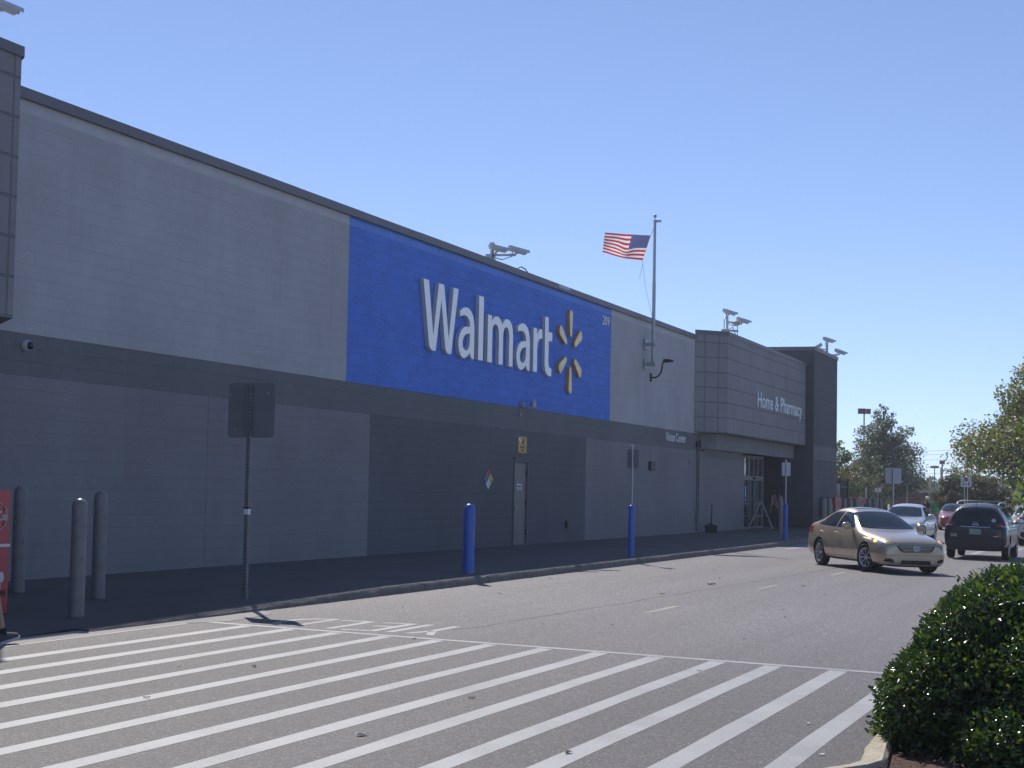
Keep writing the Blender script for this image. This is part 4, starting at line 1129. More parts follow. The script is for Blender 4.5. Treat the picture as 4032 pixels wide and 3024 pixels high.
# ------------------------------------------------------------------ vehicles (local +x = forward, origin on the ground at mid wheelbase/centre)
def carpaint(name, col, metal=.55, rough=.32, coat=1.0):
    m = mat(name, col, rough, metal=metal, var=.03, vscale=3, coat=coat, dirt=(tuple(c*.7 for c in col), 6, .2))
    return m
M['tyre'] = mat('tyre', (.018, .017, .018), .85, var=.15, vscale=20)
M['rim'] = mat('rim', (.60, .59, .58), .4, metal=.35, var=.06)
M['car_glass'] = mat('car_glass', (.016, .022, .026), .04, spec=.6, var=.2, vscale=1.5)
M['car_trim'] = mat('car_trim', (.014, .014, .016), .45)
M['chrome'] = mat('chrome', (.6, .6, .62), .18, metal=1.0, var=.03)
M['lamp_clear'] = mat('lamp_clear', (.42, .42, .42), .1, spec=.8, metal=.2, var=.25, vscale=14)
M['lamp_amber'] = mat('lamp_amber', (.9, .35, .05), .2, emit=(1, .42, .08), estr=2.6)
M['lamp_warm'] = mat('lamp_warm', (.8, .6, .4), .15, emit=(1, .62, .3), estr=.8)
M['lamp_red'] = mat('lamp_red', (.30, .015, .02), .12, spec=.8, var=.25, vscale=16)
M['lamp_red_on'] = mat('lamp_red_on', (.7, .02, .02), .2, emit=(1, .05, .03), estr=4)
M['underbody'] = mat('underbody', (.012, .012, .013), .9)

def loft_body(st, name):
    rows = []
    for (x, w, zb, zm, zbelt, wbelt, ze, we, zt) in st:
        h = [(0, zb), (.72*w, zb), (.95*w, zb+.05), (w, zm*.72+zb*.28), (w, zm), (wbelt, zbelt), (we, ze), (we*.62, ze+(zt-ze)*.78), (0, zt)]
        full = [(x, -a, b) for a, b in h] + [(x, a, b) for a, b in h[-2:0:-1]]
        rows.append(full)
    mb = MB(); mb.grid(rows, closed=True); mb.face(rows[0][::-1]); mb.face(rows[-1])
    return mb

def decal(bvh, o, U, V, D, pts, off=.004, seg=.07, rmax=4.0):
    """polygon (u,v) in the frame o,U,V laid on the body by rays along -D; returns faces"""
    bm = bmesh.new()
    vs = [bm.verts.new((p[0], p[1], 0)) for p in pts]
    f = bm.faces.new(vs)
    bmesh.ops.triangulate(bm, faces=[f])
    for it in range(7):
        long = [e for e in bm.edges if e.calc_length() > seg]
        if not long: break
        bmesh.ops.subdivide_edges(bm, edges=long, cuts=1)
        bmesh.ops.triangulate(bm, faces=[q for q in bm.faces if len(q.verts) > 3])
    out = []; hit = {}
    for v in bm.verts:
        p = o + U*v.co.x + V*v.co.y
        loc, n, i, d = bvh.ray_cast(p + D*1.5, -D, rmax)
        hit[v.index] = None
    bm.verts.index_update()
    H = []
    for v in bm.verts:
        p = o + U*v.co.x + V*v.co.y
        loc, n, i, d = bvh.ray_cast(p + D*1.5, -D, rmax)
        H.append(None if loc is None else loc + (n if n.dot(D) > 0 else D)*off)
    for q in bm.faces:
        P = [H[v.index] for v in q.verts]
        if all(p is not None for p in P): out.append(P)
    bm.free()
    return out

class Car:
    def __init__(s, name, label, cat, st, paint, loc, rot, axles, track, rw, group=None, steer=0.0):
        g_ = GT(loc[0], loc[1])
        s.t = thing(name, label, cat, (g_[0], g_[1], g_[2]+.004), rot, group)
        # sits square on the falling surface
        nz_ = Vector((0, -CF, 1)).normalized() if g_[1] > -3 else Vector((0, 0, 1)); hx_ = Vector((cos(rot), sin(rot), 0)); hx_ = (hx_ - nz_*hx_.dot(nz_)).normalized()
        s.t.rotation_euler = Matrix((hx_, nz_.cross(hx_), nz_)).transposed().to_euler()
        mb = loft_body(st, 'body')
        o = mb.build('body', [paint, M['underbody']], None, smooth='all')
        md = o.modifiers.new('s', 'SUBSURF'); md.levels = md.render_levels = 3
        me = baked(o); o.modifiers.clear()
        o.data = me
        cm = MB(); R = rw + .045
        for ax in axles:
            for sd in (-1, 1):
                n = 28
                rr = []
                for yy in (sd*.55, sd*1.2):
                    rr.append([(ax + R*cos(2*pi*k/n), yy, rw + R*sin(2*pi*k/n)) for k in range(n)])
                cm.grid(rr, closed=True); cm.face(rr[0][::-1]); cm.face(rr[1])
        co = cm.build('cut', M['underbody'])
        md = o.modifiers.new('b', 'BOOLEAN'); md.operation = 'DIFFERENCE'; md.object = co; md.solver = 'EXACT'
        me2 = baked(o); o.modifiers.clear(); o.data = me2
        bpy.data.objects.remove(co)
        # faces inside the wheel arches are dark
        me2.materials.clear(); me2.materials.append(paint); me2.materials.append(M['underbody'])
        for p in me2.polygons:
            c = p.center; dark = c.z < st[len(st)//2][2] + .012 and abs(p.normal.z) > .8
            for ax in axles:
                d = hypot(c.x-ax, c.z-rw)
                if abs(c.y) > .50 and abs(d - R) < .012 and abs(p.normal.y) < .5: dark = True
                if abs(abs(c.y)-.55) < .02 and d < R and abs(p.normal.y) > .9: dark = True
            p.material_index = 1 if dark else 0
            p.use_smooth = True
        md = o.modifiers.new('e', 'EDGE_SPLIT'); md.split_angle = radians(42)
        o.parent = s.t
        s.body = o
        bm = bmesh.new(); bm.from_mesh(me); s.bvh = BVHTree.FromBMesh(bm); bm.free()
        s.wheels = []
        for k, ax in enumerate(axles):
            for sd in (-1, 1):
                s.wheels.append(s.wheel(ax, sd*track/2, rw, sd, steer if k == 0 else 0))
    def wheel(s, x, y, r, sd, ang):
        w = thing('wheel', None, None, (x, y, r), ang); w.parent = s.t
        mb = MB(); hw = .105
        mb.lathe([(r*.66, sd*hw*.7), (r*.72, sd*hw*.98), (r*.90, sd*hw), (r*.985, sd*hw*.72), (r, sd*hw*.3), (r, -sd*hw*.6), (r*.97, -sd*hw*.9), (r*.7, -sd*hw), (r*.6, -sd*hw*.9)], n=36, axis='y'); mb.build('tyre', M['tyre'], w, smooth=True)
        mb = MB()
        mb.lathe([(r*.70, sd*hw*.75), (r*.68, sd*hw*.95), (r*.63, sd*hw*.85), (r*.60, sd*hw*.2), (r*.6, -sd*hw*.9)], n=36, axis='y')
        for k in range(8):
            a = 2*pi*k/8; da = .16
            P = []
            for (rad, aa, d) in ((.12, .9, .55), (.66, .55, .85)):
                for e in (-1, 1):
                    P.append((r*rad*cos(a+e*da*aa*(.12/rad if rad < .2 else 1)*1.2), sd*hw*d, r*rad*sin(a+e*da*aa*(1 if rad > .2 else 2.2)*1.0)))
            mb.face([P[0], P[1], P[3], P[2]])
        mb.lathe([(0, sd*hw*.72), (r*.13, sd*hw*.68), (r*.16, sd*hw*.45)], n=16, axis='y')
        mb.build('rim', M['rim'], w)
        mb = MB(); mb.lathe([(0, sd*hw*.25), (r*.61, sd*hw*.22)], n=20, axis='y'); mb.build('brake_disc', M['underbody'], w)
        return w
    def put(s, name, m, polys, frame, off=.004, parent=None, seg=.07, mirror=False):
        """polys: list of outlines in (u,v)"""
        o, U, V, D = [Vector(q) for q in frame]
        D.normalize()
        mb = MB()
        for P in polys:
            for f in decal(s.bvh, o, U, V, D, P, off, seg): mb.face(f)
        if not mb.f: return None
        return mb.build(name, m, parent or s.t, smooth=False)
    # standard frames
    def side(s, sd): return ((0, sd*1.2, 0), (1,0,0), (0,0,1), (0, sd, 0))
    def front(s): return ((2.0, 0, 0), (0,1,0), (0,0,1), (1,0,0))
    def rear(s): return ((-2.0, 0, 0), (0,1,0), (0,0,1), (-1,0,0))
    def mirror(s, x, y, z, paint, sd, w=.27, h=.18):
        mb = MB(); R = Matrix.Rotation(sd*radians(-8), 3, 'Z')
        mb.ellipsoid((x, y+sd*.12, z+.08), (.075, w*.5, h*.5), rot=R, n=16, k=10)
        mb.obox((x-.005, y, z+.02), (.07, .10, .05), R)
        o = mb.build('wing_mirror', paint, s.t, smooth='all')
        mb = MB(); c = Vector((x-.062, y+sd*.12, z+.08)); mb.prism([(a*w*.4*1.0, b*h*.36) for a, b in [(cos(q), sin(q)) for q in np.linspace(0, 2*pi, 18)[:-1]]], (c, (0,1,0), (0,0,1), (-1,0,0)), 0, .012)
        mb.build('mirror_glass', M['chrome'], o)
    def seam(s, pts, frame, w=.008):
        P = []
        for (a, b) in zip(pts[:-1], pts[1:]):
            d = Vector(b)-Vector(a); n = Vector((-d.y, d.x)); n = n.normalized()*w/2
            P.append([(a[0]-n.x, a[1]-n.y), (b[0]-n.x, b[1]-n.y), (b[0]+n.x, b[1]+n.y), (a[0]+n.x, a[1]+n.y)])
        return P

SEDAN = [
 (2.41, .60, .22, .44, .58, .57, .64, .48, .665), (2.36, .745, .17, .46, .63, .715, .69, .60, .72), (2.22, .85, .15, .50, .67, .82, .755, .68, .795),
 (1.95, .895, .16, .52, .71, .86, .81, .71, .85), (1.45, .905, .18, .55, .79, .885, .875, .74, .915), (1.05, .91, .18, .56, .86, .885, .925, .76, .965),
 (.92, .91, .18, .56, .885, .88, .96, .745, 1.0), (.45, .91, .18, .56, .91, .872, 1.19, .665, 1.235), (.05, .91, .18, .56, .925, .868, 1.335, .59, 1.39),
 (-.35, .91, .18, .56, .935, .868, 1.385, .572, 1.455), (-.9, .91, .18, .56, .95, .865, 1.375, .568, 1.452), (-1.32, .91, .18, .56, .965, .86, 1.305, .565, 1.385),
 (-1.70, .905, .19, .56, .985, .85, 1.14, .60, 1.22), (-1.98, .89, .20, .56, .995, .83, 1.05, .67, 1.10), (-2.22, .85, .23, .56, .97, .79, 1.02, .67, 1.055),
 (-2.36, .74, .28, .56, .92, .69, .97, .58, 1.0), (-2.41, .5, .36, .56, .82, .45, .87, .4, .89)]

def dress_sedan(c, paint, head='warm', sunroof=False, grille_bars=5, emblem=True, trim=M['car_trim'], lamp_on=True):
    Fr = c.front()
    # windscreen, rear window, side windows
    c.put('windscreen', M['car_glass'], [[(-.70, 1.005), (-.5, .985), (0, .975), (.5, .985), (.70, 1.005), (.615, 1.20), (.545, 1.32), (.3, 1.35), (0, 1.358), (-.3, 1.35), (-.545, 1.32), (-.615, 1.20)]], Fr, off=.009, seg=.045)
    c.put('rear_window', M['car_glass'], [[(-.68, 1.09), (0, 1.10), (.68, 1.09), (.53, 1.34), (0, 1.375), (-.53, 1.34)]], c.rear())
    for sd in (-1, 1):
        F = c.side(sd)
        fw = c.put('side_window', M['car_glass'], [[(.64, .965), (.60, 1.02), (.12, 1.28), (-.06, 1.325), (-.32, 1.335), (-.36, .965)]], F)
        c.put('side_window', M['car_glass'], [[(-.44, .968), (-.40, 1.338), (-.88, 1.325), (-1.10, 1.27), (-1.34, 1.10), (-1.40, .985)]], F)
        c.put('quarter_window', M['car_glass'], [[(-1.43, .99), (-1.37, 1.09), (-1.62, 1.01)]], F)
        c.put('door_seam', M['car_trim'], c.seam([(.78, .30), (.80, .72), (.72, .93)], F) + c.seam([(-.39, .28), (-.41, .93)], F) + c.seam([(-1.02, .42), (-1.22, .72), (-1.46, .97)], F) + c.seam([(.78, .30), (-.98, .30)], F), F, off=.003, seg=.1)
        for x in (-.22, -1.18):
            mb = MB(); mb.tube([(x-.09, sd*.912, .83), (x-.06, sd*.935, .835), (x+.06, sd*.935, .835), (x+.09, sd*.912, .83)], .017, n=8); mb.build('door_handle', paint, c.t, smooth=True)
        c.put('rocker_trim', M['underbody'], [[(.95, .19), (.95, .225), (-.95, .225), (-.95, .19)]], F)
        # lamps wrap round the corners
        d = Vector((1, sd*.75, .15)).normalized(); Uc = Vector((-sd*.6, 1*.8*1, 0)); Uc = Vector((-d.y, d.x, 0)).normalized()
        hl = [(sd*-.06, .595), (sd*.16, .60), (sd*.50, .665), (sd*.74, .79), (sd*.60, .81), (sd*.34, .77), (sd*.06, .70)]
        o_ = Vector((1.75, sd*.42, 0))
        L = c.put('headlight', M['lamp_clear'], [hl], (o_, Uc, (0,0,1), d), off=.006, seg=.05)
        c.put('indicator', M['lamp_amber'] if lamp_on else M['lamp_clear'], [[(sd*(.22 if sd < 0 else .05)+.055*cos(a), (.685 if sd < 0 else .665)+.046*sin(a)) for a in np.linspace(0, 2*pi, 14)[:-1]]], (o_, Uc, (0,0,1), d), off=.010, seg=.05, parent=L)
        if head == 'warm': c.put('reflector', M['lamp_warm'], [[(sd*.34, .70), (sd*.58, .765), (sd*.62, .80), (sd*.36, .76)]], (o_, Uc, (0,0,1), d), off=.010, seg=.05, parent=L)
        dr = Vector((-1, sd*.8, 0)).normalized(); Ur = Vector((dr.y, -dr.x, 0)).normalized()
        c.put('tail_light', M['lamp_red'], [[(-.25, .78), (.25, .80), (.22, .95), (-.22, .94)]], (Vector((-1.95, sd*.62, 0)), Ur, (0,0,1), dr), off=.006, seg=.05)
        fg = c.put('fog_lamp', trim, [[(sd*.55, .26), (sd*.77, .275), (sd*.75, .345), (sd*.64, .35), (sd*.56, .32)]], Fr, off=.004)
        c.mirror(.62, sd*.88, .935, paint, sd)
    c.put('hood_seam', M['car_trim'], c.seam([(.70, .80), (.60, .735), (.42, .655), (-.42, .655), (-.60, .735), (-.70, .80)], Fr, .01), Fr, off=.003, seg=.1)
    g = c.put('grille', trim, [[(-.50, .64), (.50, .64), (.42, .53), (.32, .485), (-.32, .485), (-.42, .53)]], Fr, off=.004)
    bars = []
    for k in range(grille_bars):
        z = .502 + k*.031; hw = .33 + k*.031
        bars.append([(-hw, z), (hw, z), (hw, z+.009), (-hw, z+.009)])
    c.put('grille_bars', paint, bars, Fr, off=.012, parent=g)
    if emblem:
        R = lambda a, b, cx=0, cz=.585, n=20: [(cx+a*cos(q), cz+b*sin(q)) for q in np.linspace(0, 2*pi, n)[:-1]]
        mb = MB()
        for (a, b, z) in ((.085, .058, .585), (.032, .056, .585), (.062, .026, .61)):
            pts = [Vector((0, a*cos(q), z+b*sin(q))) for q in np.linspace(0, 2*pi, 20)]
            loc, n, i, dd = c.bvh.ray_cast(Vector((4, 0, z)), Vector((-1, 0, 0)), 5)
            mb.tube([p + Vector((loc.x+.02, 0, 0)) for p in pts], .007, n=6, cap=False)
        mb.build('emblem', M['chrome'], g)
    c.put('lower_grille', trim, [[(-.40, .225), (.40, .225), (.37, .315), (-.37, .315)]], Fr, off=.004)
    c.put('bumper_seam', M['car_trim'], c.seam([(-.80, .40), (-.5, .43), (.5, .43), (.80, .40)], Fr, .006), Fr, off=.003, seg=.1)
    if sunroof: c.put('sunroof', M['car_glass'], [[(-.25, -.36), (.2, -.36), (.2, .36), (-.25, .36)]], ((-.35, 0, 1.2), (1,0,0), (0,1,0), (0,0,1)), off=.004)

def place(hx, hy): return atan2(hy, hx)

gold = carpaint('paint_gold', (.52, .42, .29), metal=.45)
h = Vector((-.846, -.532)); rt = Vector((h.y, -h.x))         # heading, right side
fr = Vector((39.1, 5.74))                                    # right front tyre
ctr = fr - h*1.44 - rt*.79
c1 = Car('sedan', 'gold four door sedan turning with amber indicators lit and its front wheels turned', 'car', SEDAN, gold, (ctr.x, ctr.y), atan2(h.y, h.x), (1.44, -1.335), 1.575, .325, steer=radians(14))
dress_sedan(c1, gold, sunroof=True)
c1.t.scale = (1, .975, 1.03)
c1.put('inspection_sticker', mat('sticker_pale', (.35, .6, .5), .4), [[(.40, 1.27), (.30, 1.28), (.36, 1.18), (.47, 1.17)]], c1.front(), off=.008)
mb = MB(); mb.obox((.70, .06, 1.27), (.03, .2, .06), Matrix.Identity(3))
mb2 = c1.put('inner_mirror', mat('pale_teal', (.12, .2, .2), .4), [[(-.02, 1.29), (.16, 1.29), (.16, 1.325), (-.02, 1.325)]], c1.front(), off=.007)

silver = carpaint('paint_silver', (.66, .67, .70), metal=.35)
SED2 = [(x*1.0, w, zb, zm, zbelt+.02, wb, ze+.02, we+.02, zt+.02) for (x, w, zb, zm, zbelt, wb, ze, we, zt) in SEDAN]
c2 = Car('sedan', 'silver sedan facing the camera with an amber lamp lit, behind the gold sedan', 'car', SED2, silver, (65.6, 8.2), radians(180-2.0), (1.44, -1.335), 1.575, .325)
dress_sedan(c2, silver, head='plain', grille_bars=3, emblem=False)
t = thing('car_flag', 'small green flag clipped to the side window of the silver sedan', 'flag', (70.4, 8.1, 1.3))
mb = MB(); mb.tube([(70.4, 7.9, 1.10), (70.45, 7.84, 1.48)], .008, n=6); local(mb, 'staff', M['white'], t)
mb = MB()
rows = []
for i in range(9):
    u = i/8
    rows.append([Vector((70.45-.02*sin(5*u), 7.84-.34*u*.8, 1.48-.30*u)) + Vector((.03*sin(6*u+2*v), 0, -.26*v*(1-.25*u))) for v in (0, .33, .66, 1)])
mb.grid(rows); local(mb, 'cloth', flagmat('flag_green', (.01, .16, .07)), t, smooth='all')

redp = carpaint('paint_red', (.33, .035, .02), metal=.3)
COUPE = [(x*.97, w, zb-.02, zm, zbelt-.03, wb, .62+(ze-.62)*.93, we, .63+(zt-.63)*.93) for (x, w, zb, zm, zbelt, wb, ze, we, zt) in SEDAN]
c3 = Car('coupe', 'orange red car facing the camera between the silver sedan and the black car', 'car', COUPE, redp, (92.0, 9.1), radians(180+7), (1.40, -1.30), 1.55, .32)
dress_sedan(c3, redp, head='plain', grille_bars=0, emblem=False, lamp_on=False)

SUV = [
 (2.32, .5, .35, .6, .74, .45, .77, .4, .80), (2.24, .74, .30, .62, .80, .70, .85, .58, .89), (2.02, .86, .26, .66, .87, .82, .93, .68, .98), (1.6, .90, .24, .68, .95, .87, 1.01, .76, 1.06),
 (1.2, .91, .24, .70, 1.0, .88, 1.07, .77, 1.12), (.8, .915, .24, .72, 1.03, .89, 1.30, .71, 1.36), (.3, .92, .24, .73, 1.05, .89, 1.535, .635, 1.60), (-.2, .92, .24, .74, 1.06, .89, 1.59, .62, 1.67),
 (-1.0, .92, .24, .75, 1.07, .888, 1.585, .62, 1.67), (-1.6, .92, .24, .75, 1.075, .885, 1.55, .615, 1.635), (-1.95, .92, .25, .75, 1.08, .875, 1.49, .62, 1.575), (-2.08, .91, .26, .75, 1.08, .87, 1.35, .665, 1.41), (-2.17, .90, .28, .75, 1.06, .86, 1.16, .73, 1.20),
 (-2.27, .895, .26, .72, .98, .84, 1.03, .75, 1.05), (-2.325, .84, .29, .68, .90, .79, .95, .70, .97), (-2.34, .72, .33, .66, .84, .66, .88, .58, .90)]
def dress_suv(c, paint, lit=False, plate=True, rails=True, dark_trim=True, rail_m=M['chrome']):
    Re = c.rear()
    c.put('rear_window', M['car_glass'], [[(-.70, 1.085), (-.3, 1.06), (.3, 1.06), (.70, 1.085), (.645, 1.33), (.57, 1.49), (0, 1.535), (-.57, 1.49), (-.645, 1.33)]], Re)
    c.put('windscreen', M['car_glass'], [[(-.74, 1.10), (0, 1.08), (.74, 1.10), (.58, 1.50), (0, 1.55), (-.58, 1.50)]], c.front())
    for sd in (-1, 1):
        F = c.side(sd)
        c.put('side_window', M['car_glass'], [[(.82, 1.09), (.28, 1.47), (-.22, 1.53), (-.25, 1.09)]], F)
        c.put('side_window', M['car_glass'], [[(-.33, 1.09), (-.30, 1.53), (-1.05, 1.525), (-1.2, 1.10)]], F)
        c.put('quarter_window', M['car_glass'], [[(-1.28, 1.11), (-1.13, 1.52), (-1.55, 1.48), (-1.78, 1.23)]], F)
        c.put('door_seam', M['car_trim'], c.seam([(.82, .36), (.85, 1.05)], F) + c.seam([(-.29, .36), (-.29, 1.05)], F) + c.seam([(-1.05, .5), (-1.25, 1.05)], F), F, off=.003, seg=.1)
        if dark_trim:
            a = [( -1.37+.42*cos(q), .345+.42*sin(q)) for q in np.linspace(-.3, pi+.3, 16)]; b = [(-1.37+.37*cos(q), .345+.37*sin(q)) for q in np.linspace(pi+.3, -.3, 16)]
            c.put('arch_trim', M['car_trim'], [[a[i], a[i+1], b[-2-i], b[-1-i]] for i in range(15)], F, seg=.12)
        for x in (-.10, -1.0):
            mb = MB(); mb.tube([(x-.09, sd*.915, .96), (x-.06, sd*.94, .965), (x+.06, sd*.94, .965), (x+.09, sd*.915, .96)], .016, n=8); mb.build('door_handle', paint, c.t, smooth=True)
        d = Vector((-1, sd*.55, .1)).normalized(); Ur = Vector((d.y, -d.x, 0)).normalized()
        o_ = Vector((-1.9, sd*.60, 0))
        L = c.put('tail_light', M['lamp_red_on'] if lit == 'ring' and False else M['lamp_red'], [[(sd*.36, .98), (sd*.38, 1.13), (sd*.22, 1.125), (-sd*.02, 1.075), (-sd*.24, 1.0), (-sd*.20, .955), (sd*.10, .92), (sd*.34, .90)]], (o_, Ur, (0,0,1), d), off=.006, seg=.05)
        c.put('lamp_lens', M['lamp_clear'], [[(sd*.30, .915), (sd*.30, .955), (-sd*.02, .985), (-sd*.16, .962), (sd*.08, .925)]], (o_, Ur, (0,0,1), d), off=.010, seg=.05, parent=L)
        if lit:
            ou = [(sd*.22+.10*cos(q), 1.02+.085*sin(q)) for q in np.linspace(0, 2*pi, 20)]; iu = [(sd*.22+.055*cos(q), 1.02+.045*sin(q)) for q in np.linspace(0, 2*pi, 20)]
            c.put('lit_ring', M['lamp_red_on'], [[ou[i], ou[i+1], iu[i+1], iu[i]] for i in range(19)], (o_, Ur, (0,0,1), d), off=.012, seg=.05, parent=L)
        c.put('reflector', M['lamp_clear'] if sd > 0 else M['lamp_red'], [[(sd*.52, .66), (sd*.70, .665), (sd*.70, .71), (sd*.52, .71)]], Re)
        c.mirror(.86, sd*.9, 1.06, paint, sd)
        d2 = Vector((1, sd*.7, .1)).normalized(); U2 = Vector((-d2.y, d2.x, 0)).normalized()
        c.put('headlight', M['lamp_clear'], [[(sd*.0, .74), (sd*.3, .77), (sd*.6, .86), (sd*.3, .86), (sd*.02, .82)]], (Vector((1.7, sd*.5, 0)), U2, (0,0,1), d2), off=.006)
        if rails:
            mb = MB(); mb.tube([(.45, sd*.60, 1.60), (.35, sd*.60, 1.655), (-.3, sd*.605, 1.69), (-1.2, sd*.605, 1.685), (-1.62, sd*.60, 1.655), (-1.78, sd*.59, 1.60)], .022, n=8); mb.build('roof_rail', rail_m, c.t, smooth=True)
    if rails:
        mb = MB()
        mb.tube([(-1.15, -.60, 1.68), (-1.15, -.55, 1.708), (-1.15, .55, 1.708), (-1.15, .60, 1.68)], .018, n=8); mb.build('cross_bar', rail_m, c.t, smooth=True)
    c.put('bumper_trim', M['car_trim'], [[(-.80, .36), (-.76, .55), (.76, .55), (.80, .36), (.6, .31), (-.6, .31)]], Re, off=.004)
    c.put('tailgate_seam', M['car_trim'], c.seam([(-.62, .93), (-.60, .62), (.60, .62), (.62, .93)], Re, .01), Re, off=.003, seg=.1)
    c.put('chrome_strip', M['chrome'], [[(-.42, .945), (.42, .945), (.42, .97), (-.42, .97)]], Re, off=.012)
    if plate:
        p = c.put('number_plate', mat('plate', (.22, .38, .30), .5, var=.15, vscale=20), [[(-.17, .74), (.17, .74), (.17, .90), (-.17, .90)]], Re, off=.012)
        c.put('plate_frame', M['car_trim'], [[(-.185, .725), (.185, .725), (.185, .915), (-.185, .915)]], Re, off=.006, parent=p)

blackp = carpaint('paint_black', (.005, .006, .010), metal=.0, rough=.35, coat=.45)
c4 = Car('suv', 'black sport utility car seen from behind, driving away past the gold sedan', 'car', SUV, blackp, (50.9, 4.28), radians(-1), (1.33, -1.37), 1.58, .345)
dress_suv(c4, blackp, rail_m=mat('rail_grey', (.45, .45, .46), .35, metal=.6))
loc, n, i, dd = c4.bvh.ray_cast(Vector((-5, 0, 1.02)), Vector((1, 0, 0)), 6)
mb = MB()
mb.tube([Vector((loc.x-.015, .075*cos(q), 1.03+.06*sin(q))) for q in np.linspace(0, 2*pi, 24)], .009, n=6, cap=False)
mb.box((loc.x-.03, -.095, 1.018), (loc.x-.005, .095, 1.042))
mb.build('emblem', M['chrome'], c4.t)
c4.put('sticker', mat('sticker_white', (.5, .5, .5), .5), [[(-.46, 1.10), (-.58, 1.12), (-.56, 1.20), (-.48, 1.22), (-.44, 1.16)]], c4.rear(), off=.008)
c4.put('badge', M['chrome'], [[(.52, .73), (.70, .735), (.70, .75), (.52, .745)], [(-.52, .70), (-.66, .705), (-.66, .72), (-.52, .715)]], c4.rear(), off=.008)
mb = MB(); mb.tube([(-1.9, .03, 1.60), (-2.02, .03, 1.68)], [.012, .006], n=6); mb.build('roof_aerial', M['car_trim'], c4.t)

whitep = carpaint('paint_white', (.62, .63, .65), metal=.1)
c5 = Car('suv', 'white sport utility car with a glowing red tail light at the right edge', 'car', SUV, whitep, (65.4, 3.4), radians(0), (1.33, -1.37), 1.58, .345)
dress_suv(c5, whitep, lit=True, plate=False)
c6 = Car('sedan', 'pale far off car seen only in part between the black and the white car', 'car', SEDAN, whitep, (80.5, 4.8), radians(182), (1.44, -1.335), 1.575, .325)
dress_sedan(c6, whitep, head='plain', grille_bars=0, emblem=False, lamp_on=False)
# ------------------------------------------------------------------ vegetation
def leaf_mesh(name, centres, normals, size, shape, m, parent, sizevar=.3, droop=0.0, tips=None):
    """many small leaves as one mesh; shape: list of (u,v,w) points forming triangles fan"""
    n = len(centres)
    c = np.asarray(centres, float); nr = np.asarray(normals, float)
    nr /= np.linalg.norm(nr, axis=1)[:, None] + 1e-9
    a = RNG.normal(size=(n, 3)); a[:, 2] -= droop
    if tips is not None: a = a*.55 + tips
    u = a - nr*(a*nr).sum(1)[:, None]; u /= np.linalg.norm(u, axis=1)[:, None] + 1e-9
    v = np.cross(nr, u)
    s = size*(1 + sizevar*RNG.uniform(-1, 1, n))
    sh = np.asarray(shape[0], float); F = np.asarray(shape[1])
    P = c[:, None, :] + s[:, None, None]*(sh[None, :, 0, None]*u[:, None, :] + sh[None, :, 1, None]*v[:, None, :] + sh[None, :, 2, None]*nr[:, None, :])
    k = len(sh)
    V = P.reshape(-1, 3)
    idx = (np.arange(n)[:, None, None]*k + F[None]).reshape(-1)
    nf = n*len(F); w = F.shape[1]
    me = bpy.data.meshes.new(name)
    me.vertices.add(len(V)); me.vertices.foreach_set('co', V.ravel())
    me.loops.add(len(idx)); me.loops.foreach_set('vertex_index', idx.astype(np.int32))
    me.polygons.add(nf); me.polygons.foreach_set('loop_start', np.arange(0, nf*w, w, dtype=np.int32)); me.polygons.foreach_set('loop_total', np.full(nf, w, dtype=np.int32))
    me.materials.append(m); me.update(calc_edges=True)
    o = link(bpy.data.objects.new(name, me)); o.parent = parent
    return o
QUAD = ([(0, 0, 0), (.5, .28, .03), (1, 0, -.06), (.5, -.28, .03)], [[0, 1, 2, 3]])
HOLLY = ([(0, 0, 0), (.14, .20, .03), (.30, .17, .0), (.45, .33, .06), (.62, .19, .0), (.80, .26, .04), (1.08, 0, -.10), (.80, -.26, .04), (.62, -.19, .0), (.45, -.33, .06), (.30, -.17, .0), (.14, -.20, .03), (.5, 0, -.07)],
         [[12, i, i+1] for i in range(11)] + [[12, 11, 0]])

def fib(n):
    i = np.arange(n)+.5; ph = np.arccos(1-2*i/n); t = pi*(1+5**.5)*i
    return np.stack([np.cos(t)*np.sin(ph), np.sin(t)*np.sin(ph), np.cos(ph)], 1)

